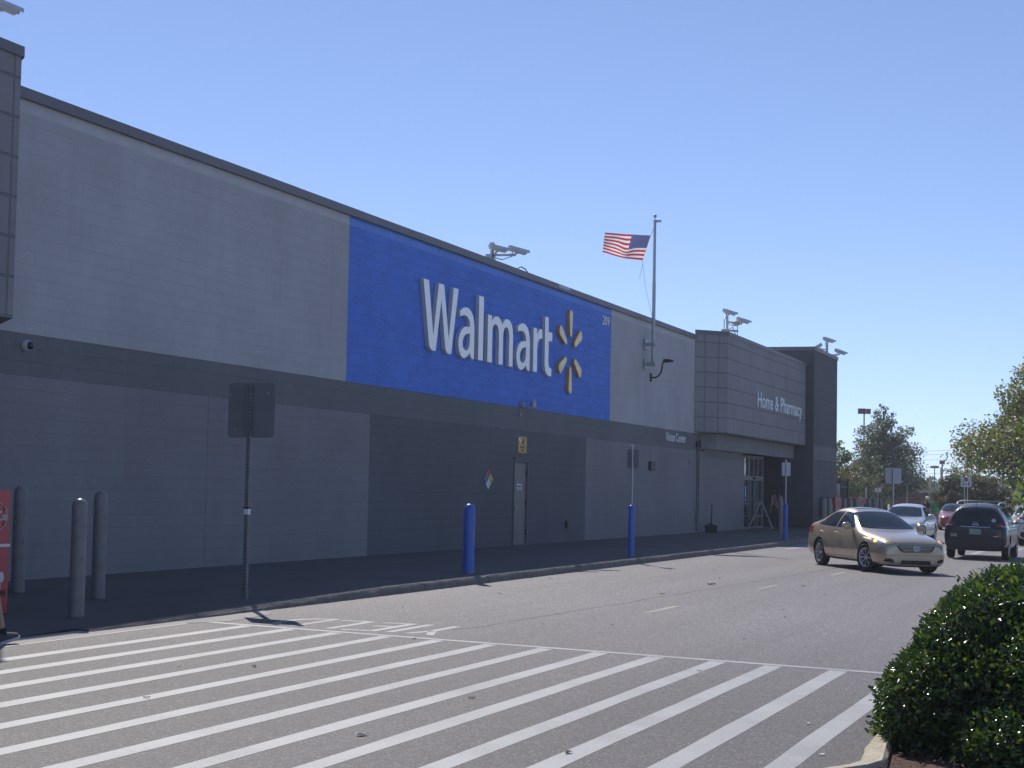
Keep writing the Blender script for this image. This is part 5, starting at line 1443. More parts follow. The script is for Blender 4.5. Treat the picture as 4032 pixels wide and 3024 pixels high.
def make_tree(name, label, x, y, h, crown, seed, leafmat, barkmat, nleaf, lsize, trunk_r, trunk_h=.25, group=None, lean=0.0, blobs=26, cat='tree', z0=0.0, fill=.55):
    """crown: function t(0..1 height) -> (radius) ; leaves gather in clumps along limbs"""
    r = random.Random(seed); g = np.random.default_rng(seed)
    t = thing(name, label, cat, (x, y, z0-.06), 0, group)
    mb = MB()
    ns = 9
    tp = []
    for i in range(ns+1):
        f = i/ns; tp.append(Vector((lean*f*f + .02*h*sin(3*f+seed)*f, .02*h*cos(2.3*f+seed)*f, h*.96*f)))
    mb.tube(tp, [trunk_r*(1-.93*(i/ns)**.8)+.006 for i in range(ns+1)], n=9)
    cl = []
    for b in range(blobs):
        f = trunk_h + (1-trunk_h)*((b+.5)/blobs)**.92
        R = crown(f)*h
        a = b*2.399 + r.uniform(-.5, .5)
        rad = R*r.uniform(.55, 1.0)
        base_f = max(trunk_h*.7, f - .10 - .12*rad/h)
        k = base_f*ns; i = min(ns-1, int(k)); p0 = tp[i].lerp(tp[i+1], k-i)
        p1 = Vector((tp[i].x + rad*cos(a), tp[i].y + rad*sin(a), f*h*.98 + r.uniform(-.02, .02)*h))
        mid = p0.lerp(p1, .5) + Vector((r.uniform(-.05, .05)*R, r.uniform(-.05, .05)*R, .06*rad))
        br = trunk_r*(1-base_f)*.45 + .008
        mb.tube([p0, mid, p1], [br, br*.6, br*.18], n=6)
        for sgm in range(3):
            q0 = p0.lerp(p1, r.uniform(.4, .9)); q1 = q0 + Vector((r.uniform(-1, 1), r.uniform(-1, 1), r.uniform(-.1, .9)))*R*.42
            mb.tube([q0, q0.lerp(q1, .5)+Vector((0, 0, .03*R)), q1], [br*.45, br*.3, br*.1], n=5)
            cl.append((q1, R*r.uniform(.16, .30)))
        cl.append((p1, R*r.uniform(.20, .36)))
        cl.append((p0.lerp(p1, .62), R*r.uniform(.18, .34)))
    mb.build('trunk', barkmat, t, smooth=True)
    w = np.array([c[1]**2 for c in cl]); w /= w.sum()
    pick = g.choice(len(cl), size=nleaf, p=w)
    C = np.array([c[0][:] for c in cl]); Rr = np.array([c[1] for c in cl])
    d = g.normal(size=(nleaf, 3)); d /= np.linalg.norm(d, axis=1)[:, None]
    rad = g.uniform(.15, 1, nleaf)**fill
    pos = C[pick] + d*(Rr[pick]*rad)[:, None]*np.array([1, 1, .8])
    nrm = d*.5 + g.normal(size=(nleaf, 3))*.6 + np.array([0, 0, .5])
    leaf_mesh('crown', pos, nrm, lsize, QUAD, leafmat, t, droop=.3)
    return t

bark = mat('bark', (.055, .042, .035), .9, var=.3, vscale=6, bump=.6, bscale=12)
L_oak = mat_leaf('leaf_oak', (.065, .088, .062), (.14, .165, .11), (.21, .205, .15))
L_dark = mat_leaf('leaf_dark', (.022, .036, .020), (.05, .07, .035), (.09, .085, .05))
L_yel = mat_leaf('leaf_yellowing', (.085, .105, .04), (.19, .205, .075), (.28, .21, .09), trans=.42)
L_fresh = mat_leaf('leaf_fresh', (.06, .10, .018), (.12, .18, .03), (.20, .24, .05), trans=.45)
L_brown = mat_leaf('leaf_brown', (.09, .06, .03), (.20, .11, .05), (.12, .13, .05))
L_myrt = mat_leaf('leaf_myrtle', (.04, .055, .032), (.105, .105, .062), (.21, .125, .08))
L_wood = mat_leaf('leaf_wood', (.04, .055, .03), (.075, .095, .045), (.10, .12, .06))

def cone(f): return max(.03, .36*(1.0-f)**.62*(min(1, f*3.2)))
make_tree('oak_tree', 'tall dark green oak with a pointed crown behind the big square sign back', 141.6, 19.4, 9.2, lambda f: max(.05, (.40 if f < .45 else .40*(1-(f-.45)/.6))*min(1, .55+f*1.4)), 11, L_oak, bark, 26000, .20, .28, .16, blobs=36, fill=.5)
make_tree('oak_tree', 'lower bushy tree left of the pointed oak, hiding its foot', 128.0, 18.6, 4.6, lambda f: .40*min(1, .6+f)*(1.15-f*.75), 12, L_oak, bark, 9000, .14, .12, .06, blobs=24)
make_tree('leafy_tree', 'small tree with rounded crown peeping out at the right edge of the tower', 131, 21.3, 5.6, lambda f: .36*(1.15-f*.7), 13, L_fresh, bark, 5000, .2, .12, .2, blobs=18)
make_tree('rust_shrub', 'rust coloured shrub above the black fence', 112, 18.6, 3.25, lambda f: .55, 14, L_brown, bark, 3500, .12, .05, .1, blobs=14, cat='shrub')
make_tree('leafy_shrub', 'green shrub between the black fence and the pointed oak', 112, 17.0, 2.9, lambda f: .42, 15, L_oak, bark, 4000, .11, .05, .05, blobs=14, cat='shrub')
# low rust hedge plants behind the silver car
for k, (x, y, hh) in enumerate(((119, 13.2, 1.75), (118, 12.4, 1.85), (117, 11.6, 1.7), (116.5, 10.9, 1.9))):
    make_tree('rust_shrub', 'low rusty brown shrub in the line behind the roof of the silver sedan', x, y, hh, lambda f: .55, 20+k, L_brown, bark, 2000, .08, .03, .05, blobs=9, group='rusty shrubs behind the silver sedan', cat='shrub')
# crape myrtles: dark, reddish tips
for k, (x, y, hh, lb) in enumerate(((107.5, 11.0, 2.75, 'left crape myrtle, lowest of the dark bushes behind the black car'), (108.0, 10.2, 3.35, 'crape myrtle with reddish tips directly behind the two post stop sign'),
        (108.5, 9.2, 3.1, 'crape myrtle right of the two post stop sign'), (109, 8.1, 2.7, 'right crape myrtle, fading behind the yellowing tree'))):
    make_tree('crape_myrtle', lb, x, y, hh, lambda f: .42*min(1, .7+f*.6)*(1.12-f*.45), 30+k, L_myrt, bark, 8000, .10, .06, .04, blobs=20, group='dark bushes behind the black car', cat='shrub')
for k, (x, y, hh) in enumerate(((122, 6.3, 2.7), (124, 4.3, 3.0))):
    make_tree('leafy_shrub', ('pale green bush under the yellowing tree, left one', 'pale green bush under the yellowing tree, right one')[k], x, y, hh, lambda f: .5, 40+k, L_wood, bark, 5000, .12, .06, .05, blobs=16, cat='shrub')
# yellowing oak at the right edge, in the parking island
make_tree('yellowing_oak', 'large yellowing oak with airy twigs at the right edge', 96.1, 3.9, 11.8, lambda f: max(.06, .50*min(1, .35+f*1.9)*(1.04-(f**1.8)*.94)), 51, L_yel, bark, 60000, .19, .2, .30, blobs=52, fill=.5)
# nearer tree: leafy boughs with big drooping leaves reach in from the right
make_tree('green_oak', 'nearer green tree with large drooping leaves reaching in from the right edge', 44.2, 1.0, 4.6, lambda f: .60*min(1, .75+f*.7)*(1.06-f*.72), 52, L_fresh, bark, 9000, .15, .11, .3, blobs=34, fill=.6)

# clipped holly hedge on the island
KS = (1.65-ZR+CF*KY)/(1.65+CF*.3)
def SP(p): return (p[0]*KS, p[1]*KS, 1.65+(p[2]-1.65)*KS)
hedge = thing('holly_hedge', 'glossy clipped holly hedge bulging over the kerb of the planting island at the lower right', 'hedge', SP((11.9, .3, .08)))
ELL = [((12.35, -.10, .62), (.98, .98, .62)), ((11.75, .30, .42), (.82, .98, .56)), ((12.6, .45, .70), (.62, .70, .56)), ((11.30, -.3, .55), (.72, .95, .60)), ((11.55, .72, .40), (.55, .62, .46)), ((12.0, -1.2, .6), (1.0, 1.0, .62)), ((12.9, -.9, .62), (.9, .95, .6)), ((11.55, .62, .20), (.56, .66, .30)), ((12.1, .5, .22), (.9, .9, .32)), ((11.0, .1, .24), (.55, .7, .34)), ((12.95, .3, .3), (.7, .9, .4)), ((10.9, -1.1, .5), (.8, .9, .6))]
ELL = [(SP((c[0]-.08, c[1]+.24, c[2]-.06)), (r[0]*KS*1.05, r[1]*KS*1.05, r[2]*KS*1.02)) for c, r in ELL]
ELL += [((13.45, 1.0, .50), (.62, .62, .50)), ((13.9, .75, .60), (.9, .7, .52))]
GZ = rz(.5)
pts = []; nrs = []
gh = np.random.default_rng(5)
for (c, r) in ELL:
    area = 4*pi*((r[0]*r[1])**1.6/3 + (r[0]*r[2])**1.6/3 + (r[1]*r[2])**1.6/3)**(1/1.6)
    n = int(area*2000)
    d = gh.normal(size=(n, 3)); d /= np.linalg.norm(d, axis=1)[:, None]
    lump = 1 + .05*np.sin(d[:, 0]*9+c[0]*3)*np.sin(d[:, 1]*8+c[1]*5)*np.sin(d[:, 2]*9)
    depth = 1 - .16*gh.uniform(0, 1, n)**1.6 + .035*gh.normal(size=n)*(gh.uniform(0, 1, n) > .8)
    p = np.array(c) + d*np.array(r)*(depth*lump)[:, None]
    ok = p[:, 2] > GZ+.10
    for (c2, r2) in ELL:
        if c2 == c: continue
        q = ((p-np.array(c2))/np.array(r2)); ok &= (q**2).sum(1) > .62
    p = p[ok]; d = d[ok]/np.array(r)
    pts.append(p); nrs.append(d)
pts = np.concatenate(pts); nrs = np.concatenate(nrs); nrs /= np.linalg.norm(nrs, axis=1)[:, None]
nn = gh.normal(size=nrs.shape)*.8 + np.array([0, 0, .75]) + nrs*.25
L_holly = mat_leaf('leaf_holly', (.022, .048, .016), (.055, .105, .03), (.14, .17, .05), rough=.2, spec=.6, trans=.34)
RNG = np.random.default_rng(9)
o = leaf_mesh('foliage', pts - np.array(hedge.location), nn, .041, HOLLY, L_holly, hedge, sizevar=.35, tips=nrs*.9+np.array([0, 0, .5]))
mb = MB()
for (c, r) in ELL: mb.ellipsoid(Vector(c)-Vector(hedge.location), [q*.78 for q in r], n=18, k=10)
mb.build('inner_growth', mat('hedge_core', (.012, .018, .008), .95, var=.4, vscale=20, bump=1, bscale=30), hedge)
mb = MB()
rs = random.Random(4)
for k in range(12):
    a = rs.uniform(0, 2*pi); b = Vector((13.0+rs.uniform(-.9, .9), .1+rs.uniform(-.8, 1.0), GZ+.08)); e = b + Vector((rs.uniform(-.3, .3), rs.uniform(-.3, .3), rs.uniform(.3, .6)))
    mb.tube([b-Vector(hedge.location), (b+e)/2-Vector(hedge.location)+Vector((.03, .02, 0)), e-Vector(hedge.location)], [.012, .009, .005], n=5)
mb.build('stems', bark, hedge)

# planting island: raised kerb ring and mulch
IS = [(9.0, 1.42), (10.4, 1.56), (11.2, 1.63), (11.75, 1.62), (12.1, 1.48), (12.35, 1.15), (12.5, .6), (12.6, -.5), (12.6, -4.5), (9.0, -4.5)]
def smooth_loop(P, n=6):
    out = []
    m = len(P)
    for i in range(m):
        p0, p1, p2, p3 = [Vector(P[(i+k) % m]) for k in (-1, 0, 1, 2)]
        for k in range(n):
            t_ = k/n
            out.append(.5*((2*p1)+(p2-p0)*t_+(2*p0-5*p1+4*p2-p3)*t_*t_+(3*p1-p0-3*p2+p3)*t_**3))
    return out
SL = smooth_loop([(a*KS, b*KS) for a, b in IS])
ctr_ = Vector((12.4, -1.7))
mb = MB(); rows = []
for p in SL + [SL[0]]:
    d = (Vector(p)-ctr_).normalized()
    q = lambda o_, z: (p.x+d.x*o_, p.y+d.y*o_, z+rz(p.y))
    j = random.uniform(-.006, .006)
    rows.append([q(.02, -.01), q(.0+j, .10), q(-.03, .135+j), q(-.15, .14+j), q(-.175, .11), q(-.18, .02)])
mb.grid(rows); k_ = mb.build('island_kerb', M['kerb_cream'], None, smooth=True); k_['kind'] = 'structure'
mb = MB()
inner = [Vector(p)-(Vector(p)-ctr_).normalized()*.16 for p in SL]
for i in range(len(inner)):
    a, b = inner[i], inner[(i+1) % len(inner)]
    mb.face([(a.x, a.y, .075+rz(a.y)), (b.x, b.y, .075+rz(b.y)), (ctr_.x, ctr_.y, .12+rz(ctr_.y))])
k_ = mb.build('planting_bed', M['mulch'], None); k_['kind'] = 'structure'
# mulch chips and dead leaves in the bed
ch = []; 
for k in range(2600):
    p = inner[rs.randrange(len(inner))].lerp(ctr_, rs.uniform(0, .55)); ch.append((p.x+rs.uniform(-.05, .05), p.y+rs.uniform(-.05, .05), .10+rz(p.y)+rs.uniform(0, .03)))
mu = leaf_mesh('mulch_chips', ch, RNG.normal(size=(len(ch), 3))*.6+np.array([0, 0, 1]), .055, ([(0, 0, 0), (.5, .1, .04), (1, 0, 0), (.5, -.1, .04)], [[0, 1, 2, 3]]), mat_leaf('mulch_leaf', (.05, .022, .016), (.12, .06, .04), (.22, .15, .10), rough=.8, trans=.05), None)
tag(mu, 'reddish brown mulch and dead leaves under the hedge', 'mulch', kind='stuff')

# fallen leaves and scraps on the asphalt
SCR = [(31.39, 7.35, .20, 0), (27.99, 7.36, .10, 0), (28.23, 7.7, .05, 0), (33.9, 7.78, .08, 0), (32.02, 5.82, .09, 0), (23.85, 4.57, .06, 0), (18.0, 7.5, .07, 0), (14.5, 7.6, .08, 0), (13.2, 5.0, .07, 0), (10.75, 3.42, .085, 0), (16.2, 3.9, .05, 0), (21.2, 6.2, .05, 0), (25.4, 4.9, .05, 0), (20.0, 4.3, .04, 0), (12.0, 7.2, .06, 0), (24.5, 8.4, .05, 0), (22.6, 9.6, .05, 0), (29.5, 5.0, .05, 0)]
WHT = [(28.28, 9.05, .07, 1), (31.49, 10.4, .11, 1), (24.63, 5.44, .05, 1), (10.9, 4.9, .11, 1), (26.5, 9.6, .10, 1), (22.0, 7.9, .05, 1), (11.4, 1.95, .07, 1), (12.9, 2.3, .05, 1), (14.2, 8.2, .05, 1), (20.9, 7.0, .06, 1)]
lm = mat('dead_leaf', (.06, .035, .022), .8, var=.3, vscale=30); wm = mat('paper_scrap', (.7, .7, .68), .7)
def leaf_at(x, y, s, k):
    a = random.uniform(0, 2*pi)
    mb = MB(); n = 7
    rows = []
    for i in range(n):
        u = i/(n-1); hw = .28*sin(pi*min(1, .08+u*.92))*s*(1+.3*sin(9*u)); z = .016+s*.16*(u-.5)**2+ .02*s*sin(7*u)
        rows.append([(s*(u-.5), -hw, z+s*.10), (s*(u-.5), 0, z), (s*(u-.5), hw, z+s*.07)])
    mb.grid(rows)
    o = mb.build('fallen_leaf' if k == 0 else 'paper_scrap', lm if k == 0 else wm, None, smooth=True)
    o.location = GT(x, y, -.008); o.rotation_euler = (0, 0, a)
    if k == 0: tag(o, 'small dry brown leaf lying on the sunlit asphalt', 'leaf', 'dry leaves scattered on the drive')
    else: tag(o, 'tiny white scrap lying on the sunlit asphalt', 'litter', 'white scraps scattered on the drive')
for q in SCR + WHT: leaf_at(*q)

# ------------------------------------------------------------------ people
def skin(name, P, E, R, m, parent, sub=2, root=None):
    names = list(P)
    me = bpy.data.meshes.new(name)
    me.from_pydata([P[n] for n in names], [(names.index(a), names.index(b)) for a, b in E], [])
    o = link(bpy.data.objects.new(name, me))
    o.modifiers.new('k', 'SKIN')
    sv = me.skin_vertices[0].data
    for i, n in enumerate(names):
        r = R[n]; sv[i].radius = (r if hasattr(r, '__len__') else (r, r))
        sv[i].use_root = (n == (root or names[0]))
    md = o.modifiers.new('s', 'SUBSURF'); md.levels = md.render_levels = sub
    me2 = baked(o); o.modifiers.clear(); o.data = me2
    me2.materials.clear(); me2.materials.append(m)
    for p in me2.polygons: p.use_smooth = True
    o.parent = parent
    return o

def hand(P, E, R, wrist, dirv, sidev, pre):
    """palm and five bent fingers"""
    W = Vector(P[wrist]); d = Vector(dirv).normalized(); s = Vector(sidev).normalized(); n = d.cross(s)
    P[pre+'palm'] = tuple(W + d*.06); R[pre+'palm'] = (.034, .018); E.append((wrist, pre+'palm'))
    for k, (off, ln) in enumerate(((-.03, .068), (-.010, .078), (.012, .074), (.03, .058))):
        b = W + d*.095 + s*off; m1 = b + d*ln*.5 + n*.012; e = b + d*ln*.85 + n*.045
        for nm, q, r in (('a', b, .010), ('b', m1, .009), ('c', e, .008)):
            P[f'{pre}f{k}{nm}'] = tuple(q); R[f'{pre}f{k}{nm}'] = r
        E += [(pre+'palm', f'{pre}f{k}a'), (f'{pre}f{k}a', f'{pre}f{k}b'), (f'{pre}f{k}b', f'{pre}f{k}c')]
    t0 = W + d*.035 - s*.038; t1 = t0 + d*.035 - s*.022 + n*.012; t2 = t1 + d*.028 + n*.016
    for nm, q, r in (('t0', t0, .012), ('t1', t1, .010), ('t2', t2, .009)): P[pre+nm] = tuple(q); R[pre+nm] = r
    E += [(wrist, pre+'t0'), (pre+'t0', pre+'t1'), (pre+'t1', pre+'t2')]

skin_tan = mat('skin_tan', (.42, .25, .18), .55, var=.08)
skin_dark = mat('skin_dark', (.16, .08, .055), .55, var=.08)

def person(label, loc, rz, H, skinm, hairm, topm, botm, shoem, gait=.0, shorts=False, long_hair=False, cap=None, sockm=None, long_sleeve=False):
    """local +x is the way the person faces; gait > 0: right leg forward"""
    t = thing('person', label, 'person', loc, rz)
    s = H/1.75; g = gait
    ank = lambda fx: fx
    hip = .92
    # leg joints: forward leg straight with the heel down, rear leg pushing off on the toes
    Lf = dict(hip=(0, -.09, hip), knee=(.26*g+.03, -.095, .50), ank=(.50*g, -.10, .10+.02*g))
    Lr = dict(hip=(0, .09, hip), knee=(.04*g+.02, .095, .49), ank=(-.40*g, .10, .09+.13*g))
    P = {}; E = []; R = {}
    def add(n, p, r, to=None):
        P[n] = tuple(Vector(p)*s); R[n] = tuple(q*s for q in r) if hasattr(r, '__len__') else r*s
        if to: E.append((to, n))
    add('pelvis', (0, 0, .95), (.115, .145))
    add('waist', (0, 0, 1.10), (.10, .125), 'pelvis'); add('chest', (.01, 0, 1.28), (.115, .155), 'waist'); add('shoulders', (0, 0, 1.42), (.075, .12), 'chest'); add('neck', (.01, 0, 1.50), .052, 'shoulders')
    add('chin', (.03, 0, 1.56), (.058, .052), 'neck'); add('face', (.022, 0, 1.63), (.088, .072), 'chin'); add('crown', (.0, 0, 1.70), (.078, .068), 'face')
    for sd, L, n in ((-1, Lf, 'r'), (1, Lr, 'l')):
        add('hip'+n, L['hip'], .088, 'pelvis'); add('thigh'+n, tuple((Vector(L['hip'])*.55+Vector(L['knee'])*.45)), .078, 'hip'+n); add('knee'+n, L['knee'], .054, 'thigh'+n)
        K = Vector(L['knee']); A = Vector(L['ank'])
        add('calf'+n, tuple(K.lerp(A, .35)+Vector((-.015, 0, 0))), .056, 'knee'+n); add('shin'+n, tuple(K.lerp(A, .75)), .040, 'calf'+n); add('ank'+n, L['ank'], .036, 'shin'+n)
        add('sh'+n, (0, sd*.185, 1.40), .062, 'shoulders'); sw_ = -.22*g*(-sd)
        add('el'+n, (sw_*.6-.02, sd*.235, 1.12), .043, 'sh'+n); add('wr'+n, (sw_*1.5+.10, sd*.235, .88), .028, 'el'+n)
        hand(P, E, R, 'wr'+n, (.25+sw_, 0, -1), (1, 0, .2), 'h'+n)
    body = skin('body', P, E, R, skinm, t, root='pelvis')
    # face details
    mb = MB()
    hd = Vector(P['face'])
    for e in (-1, 1): mb.ellipsoid(hd+Vector((.082, e*.03, .012))*s, (.008*s, .014*s, .008*s), n=8, k=6)
    mb.build('eyes', M['white'], t, smooth='all')
    mb = MB(); mb.ellipsoid(hd+Vector((.092, 0, -.022))*s, (.016*s, .014*s, .026*s), n=8, k=6); mb.ellipsoid(hd+Vector((.078, 0, -.055))*s, (.01*s, .024*s, .007*s), n=8, k=6)
    for e in (-1, 1): mb.ellipsoid(hd+Vector((0, e*.075, -.005))*s, (.018*s, .010*s, .03*s), n=8, k=6)
    mb.build('features', skinm, t, smooth='all')
    HP = {'a': tuple(hd+Vector((-.02, 0, .07))*s), 'b': tuple(hd+Vector((-.045, 0, .0))*s)}
    HR = {'a': (.092*s, .086*s), 'b': (.076*s, .088*s)}; HE = [('a', 'b')]
    if long_hair:
        HP['c'] = tuple(hd+Vector((-.075, 0, -.13))*s); HR['c'] = (.07*s, .12*s); HP['d'] = tuple(hd+Vector((-.12, 0, -.34))*s); HR['d'] = (.06*s, .15*s); HP['e'] = tuple(hd+Vector((-.12, 0, -.48))*s); HR['e'] = (.03*s, .11*s)
        HE += [('b', 'c'), ('c', 'd'), ('d', 'e')]
    skin('hair', HP, HE, HR, hairm, t, root='a')
    if cap:
        CP = {'a': tuple(hd+Vector((-.01, 0, .08))*s), 'b': tuple(hd+Vector((.0, 0, .115))*s), 'c': tuple(hd+Vector((.12, 0, .06))*s)}
        skin('cap', CP, [('a', 'b'), ('a', 'c')], {'a': (.105*s, .095*s), 'b': (.07*s, .07*s), 'c': (.03*s, .07*s)}, cap, t, root='a')
    # clothes: the same joints, a little fatter
    def cloth(name, keys, extra, m, edges, rootk):
        CP = {k: P[k] for k in keys}; CR = {}
        for k in keys:
            r = R[k]; r = r if hasattr(r, '__len__') else (r, r); e = extra.get(k, .016)*s; CR[k] = (r[0]+e, r[1]+e)
        return CP, CR
    tk = ['pelvis', 'waist', 'chest', 'shoulders', 'shr', 'shl', 'elr', 'ell']
    CP, CR = cloth('top', tk, {'pelvis': .03, 'waist': .028, 'shoulders': .01, 'elr': .022, 'ell': .022}, topm, None, 'pelvis')
    CP['hem'] = tuple(Vector((0, 0, .88))*s); CR['hem'] = (.135*s, .165*s)
    CE = [('hem', 'pelvis'), ('pelvis', 'waist'), ('waist', 'chest'), ('chest', 'shoulders'), ('shoulders', 'shr'), ('shoulders', 'shl')]
    if long_sleeve:
        for n in 'rl': CP['wr'+n] = tuple(Vector(P['el'+n]).lerp(Vector(P['wr'+n]), .9)); CR['wr'+n] = (.04*s, .04*s); CE += [('el'+n, 'wr'+n)]
        CE += [('shr', 'elr'), ('shl', 'ell')]
    else:
        for n in 'rl': CP['el'+n] = tuple(Vector(P['sh'+n]).lerp(Vector(P['el'+n]), .7)); CE += [('sh'+n, 'el'+n)]
    skin('shirt', CP, CE, CR, topm, t, root='waist')
    BP = {'pelvis': P['pelvis']}; BR = {'pelvis': (.128*s, .155*s)}; BE = []
    for n in 'rl':
        BP['hip'+n] = P['hip'+n]; BR['hip'+n] = (.108*s, .102*s); BP['th'+n] = P['thigh'+n]; BR['th'+n] = (.098*s, .098*s)
        BE += [('pelvis', 'hip'+n), ('hip'+n, 'th'+n)]
        if shorts:
            BP['kn'+n] = tuple(Vector(P['thigh'+n]).lerp(Vector(P['knee'+n]), .75)); BR['kn'+n] = (.088*s, .088*s); BE.append(('th'+n, 'kn'+n))
        else:
            BP['kn'+n] = P['knee'+n]; BR['kn'+n] = (.072*s, .072*s); BP['sn'+n] = P['calf'+n]; BR['sn'+n] = (.068*s, .068*s); BP['an'+n] = tuple(Vector(P['ank'+n])+Vector((0, 0, .01))); BR['an'+n] = (.056*s, .056*s)
            BE += [('th'+n, 'kn'+n), ('kn'+n, 'sn'+n), ('sn'+n, 'an'+n)]
    skin('shorts' if shorts else 'trousers', BP, BE, BR, botm, t, root='pelvis')
    for n, pitch in (('r', radians(-16)*g), ('l', radians(34)*g)):
        A = Vector(P['ank'+n])
        if sockm:
            S0 = Vector(P['shin'+n]).lerp(A, .15)
            skin('sock', {'a': tuple(S0), 'b': tuple(A), 'c': tuple(A+Vector((.02, 0, -.03)))}, [('a', 'b'), ('b', 'c')], {'a': (.047*s,)*2, 'b': (.044*s,)*2, 'c': (.044*s,)*2}, sockm, t, root='a')
        Rm = Matrix.Rotation(pitch, 3, 'Y')
        ctr0 = A + Rm @ Vector((.05, 0, -.055))*s
        prof = [(-.13, .036, .045), (-.115, .043, .095), (-.05, .045, .105), (.02, .047, .085), (.09, .050, .062), (.14, .043, .05), (.165, .024, .036)]
        mb = MB(); rows = []
        for (x, w, hgt) in prof:
            rows.append([ctr0 + Rm @ (Vector((x, a, b))*s) for a, b in ((-w, -.03), (-w*1.02, -.005), (-w*.75, hgt*.75-.03), (0, hgt-.03), (w*.75, hgt*.75-.03), (w*1.02, -.005), (w, -.03))])
        mb.grid(rows); mb.face(rows[0][::-1]); mb.face(rows[-1]); 
        o = mb.build('shoe', shoem, t, smooth='all'); md = o.modifiers.new('s', 'SUBSURF'); md.levels = md.render_levels = 1
        mb = MB(); rows = []
        for (x, w, hgt) in prof:
            rows.append([ctr0 + Rm @ (Vector((x*1.02, a, b))*s) for a, b in ((-w*1.06, -.052), (-w*1.1, -.022), (w*1.1, -.022), (w*1.06, -.052))])
        mb.grid(rows, closed=True); mb.face(rows[0][::-1]); mb.face(rows[-1]); mb.build('sole', M['sole'], o)
    return t
M['sole'] = mat('sole', (.42, .40, .40), .6)
hair_b = mat('hair_black', (.012, .010, .010), .5, var=.3, vscale=30)
cl = lambda n, c: mat(n, c, .85, var=.12, vscale=12, bump=.15, bscale=30)
person('walking person cut off at the left edge, only a bare calf and dark sneaker showing', (15.38, 11.27, -.045), radians(-8), 1.75, skin_tan, hair_b, cl('tee_grey', (.2, .2, .22)), cl('shorts_dark', (.03, .03, .04)), cl('sneaker_dark', (.05, .055, .065)), gait=.62, shorts=True, sockm=cl('sock_black', (.012, .012, .014)))
person('person with long dark hair in a pink top walking toward the sliding doors', (70.9, 13.97, .145), radians(38), 1.72, skin_tan, hair_b, cl('top_pink', (.36, .15, .17)), cl('trousers_black', (.015, .015, .02)), cl('shoe_black', (.02, .02, .02)), gait=.12, long_hair=True)
person('person in a white cap behind the silver sedan', (86.9, 9.9, -.08), radians(200), 1.68, skin_dark, hair_b, cl('shirt_dark', (.05, .04, .05)), cl('trousers_blue', (.03, .04, .08)), cl('shoe_b', (.05, .05, .05)), gait=.3, cap=mat('cap_white', (.75, .74, .7), .7))

# ------------------------------------------------------------------ signs, lamps and other far things
def post_sign(name, label, x, y, z, w, h, rz=0, back=M['sign_back_pale'], r=.04, pr=.03, posts=(0,), cat='sign'):
    t = thing(name, label, cat, (x, y, 0), rz)
    for p in posts:
        mb = MB(); mb.tube([(0, p, -.2), (0, p, z+h*.46)], pr, n=10); mb.build('post', M['galv'], t, smooth=True)
    mb = MB(); mb.prism(rrect(w, h, r), ((pr+.01, 0, z), (0, -1, 0), (0, 0, 1), (-1, 0, 0)), 0, .006); pan = mb.build('panel', back, t)
    return t, pan
post_sign('sign_post', 'back of a large pale square sign on a single post beyond the far bollards', 85.2, 11.28, 2.60, .76, .74, radians(-8), pr=.045)
post_sign('sign_post', 'back of a small pale oblong sign on a thin post by the last far bollard', 96.0, 13.5, 1.945, .33, .235, radians(-8), pr=.022)
post_sign('sign_post', 'thin white sign seen edge on, left of the small oblong sign', 95.86, 14.07, 1.78, .3, .55, radians(84), pr=.022)
post_sign('sign_post', 'black square sign back right of the large pale sign', 121.9, 15.2, 2.15, .55, .42, radians(-6), back=M['black'], pr=.03)
t = thing('stop_sign', 'red stop sign seen almost edge on against the far wood', 'sign', (112.3, 12.65, 0), radians(88))
mb = MB(); mb.tube([(0, 0, -.2), (0, 0, 2.95)], .035, n=8); mb.build('post', M['galv'], t)
oc8 = [(.40*cos(pi/8+k*pi/4), .40*sin(pi/8+k*pi/4)) for k in range(8)]; oc7 = [(.37*cos(pi/8+k*pi/4), .37*sin(pi/8+k*pi/4)) for k in range(8)]
mb = MB(); mb.prism(oc8, ((-.04, 0, 2.57), (0, -1, 0), (0, 0, 1), (-1, 0, 0)), 0, .005); pz = mb.build('panel', M['white'], t)
mb = MB(); mb.prism(oc7, ((-.045, 0, 2.57), (0, -1, 0), (0, 0, 1), (-1, 0, 0)), 0, .004); mb.build('red_face', M['stop_red'], pz)

t = thing('crosswalk_sign', 'white two post sign with red stop octagon, arrow and walking figure above the black car', 'sign', (77.1, 7.18, 0), radians(-8))
for p in (-.055, .075):
    mb = MB(); mb.tube([(.02, p, -.25), (.02, p, 2.45)], .016, n=8); mb.build('post', M['white_metal'], t)
FS = ((0, 0, 2.295), (0, -1, 0), (0, 0, 1), (-1, 0, 0))
mb = MB(); mb.prism(rrect(.44, .41, .02), FS, 0, .006); pz = mb.build('panel', M['white'], t)
mb = MB(); mb.prism([(.085*cos(pi/8+k*pi/4)-.0, .085*sin(pi/8+k*pi/4)+.11) for k in range(8)], FS, .006, .009); mb.build('stop_octagon', M['stop_red'], pz)
mb = MB(); o_ = Vector((-.0095, .055, 2.295+.085)); add_text(mb, 'STOP', (o_, (0, -1, 0), (0, 0, 1), (-1, 0, 0)), .11, .05, 0, 0, offset=.01); mb.build('stop_word', M['white'], pz)
mb = MB()
mb.prism([(-.17, -.13), (-.11, -.07), (-.115, -.095), (-.06, -.075), (.02, -.065), (.03, -.085), (-.05, -.10), (-.11, -.115), (-.105, -.145)], FS, .006, .009)
mb.prism([(.10, .0), (.125, .005), (.135, -.02), (.12, -.035), (.165, -.07), (.16, -.085), (.135, -.065), (.14, -.11), (.17, -.165), (.15, -.17), (.125, -.125), (.10, -.17), (.08, -.165), (.105, -.11), (.10, -.07), (.08, -.09), (.07, -.08), (.105, -.035)], FS, .006, .009)
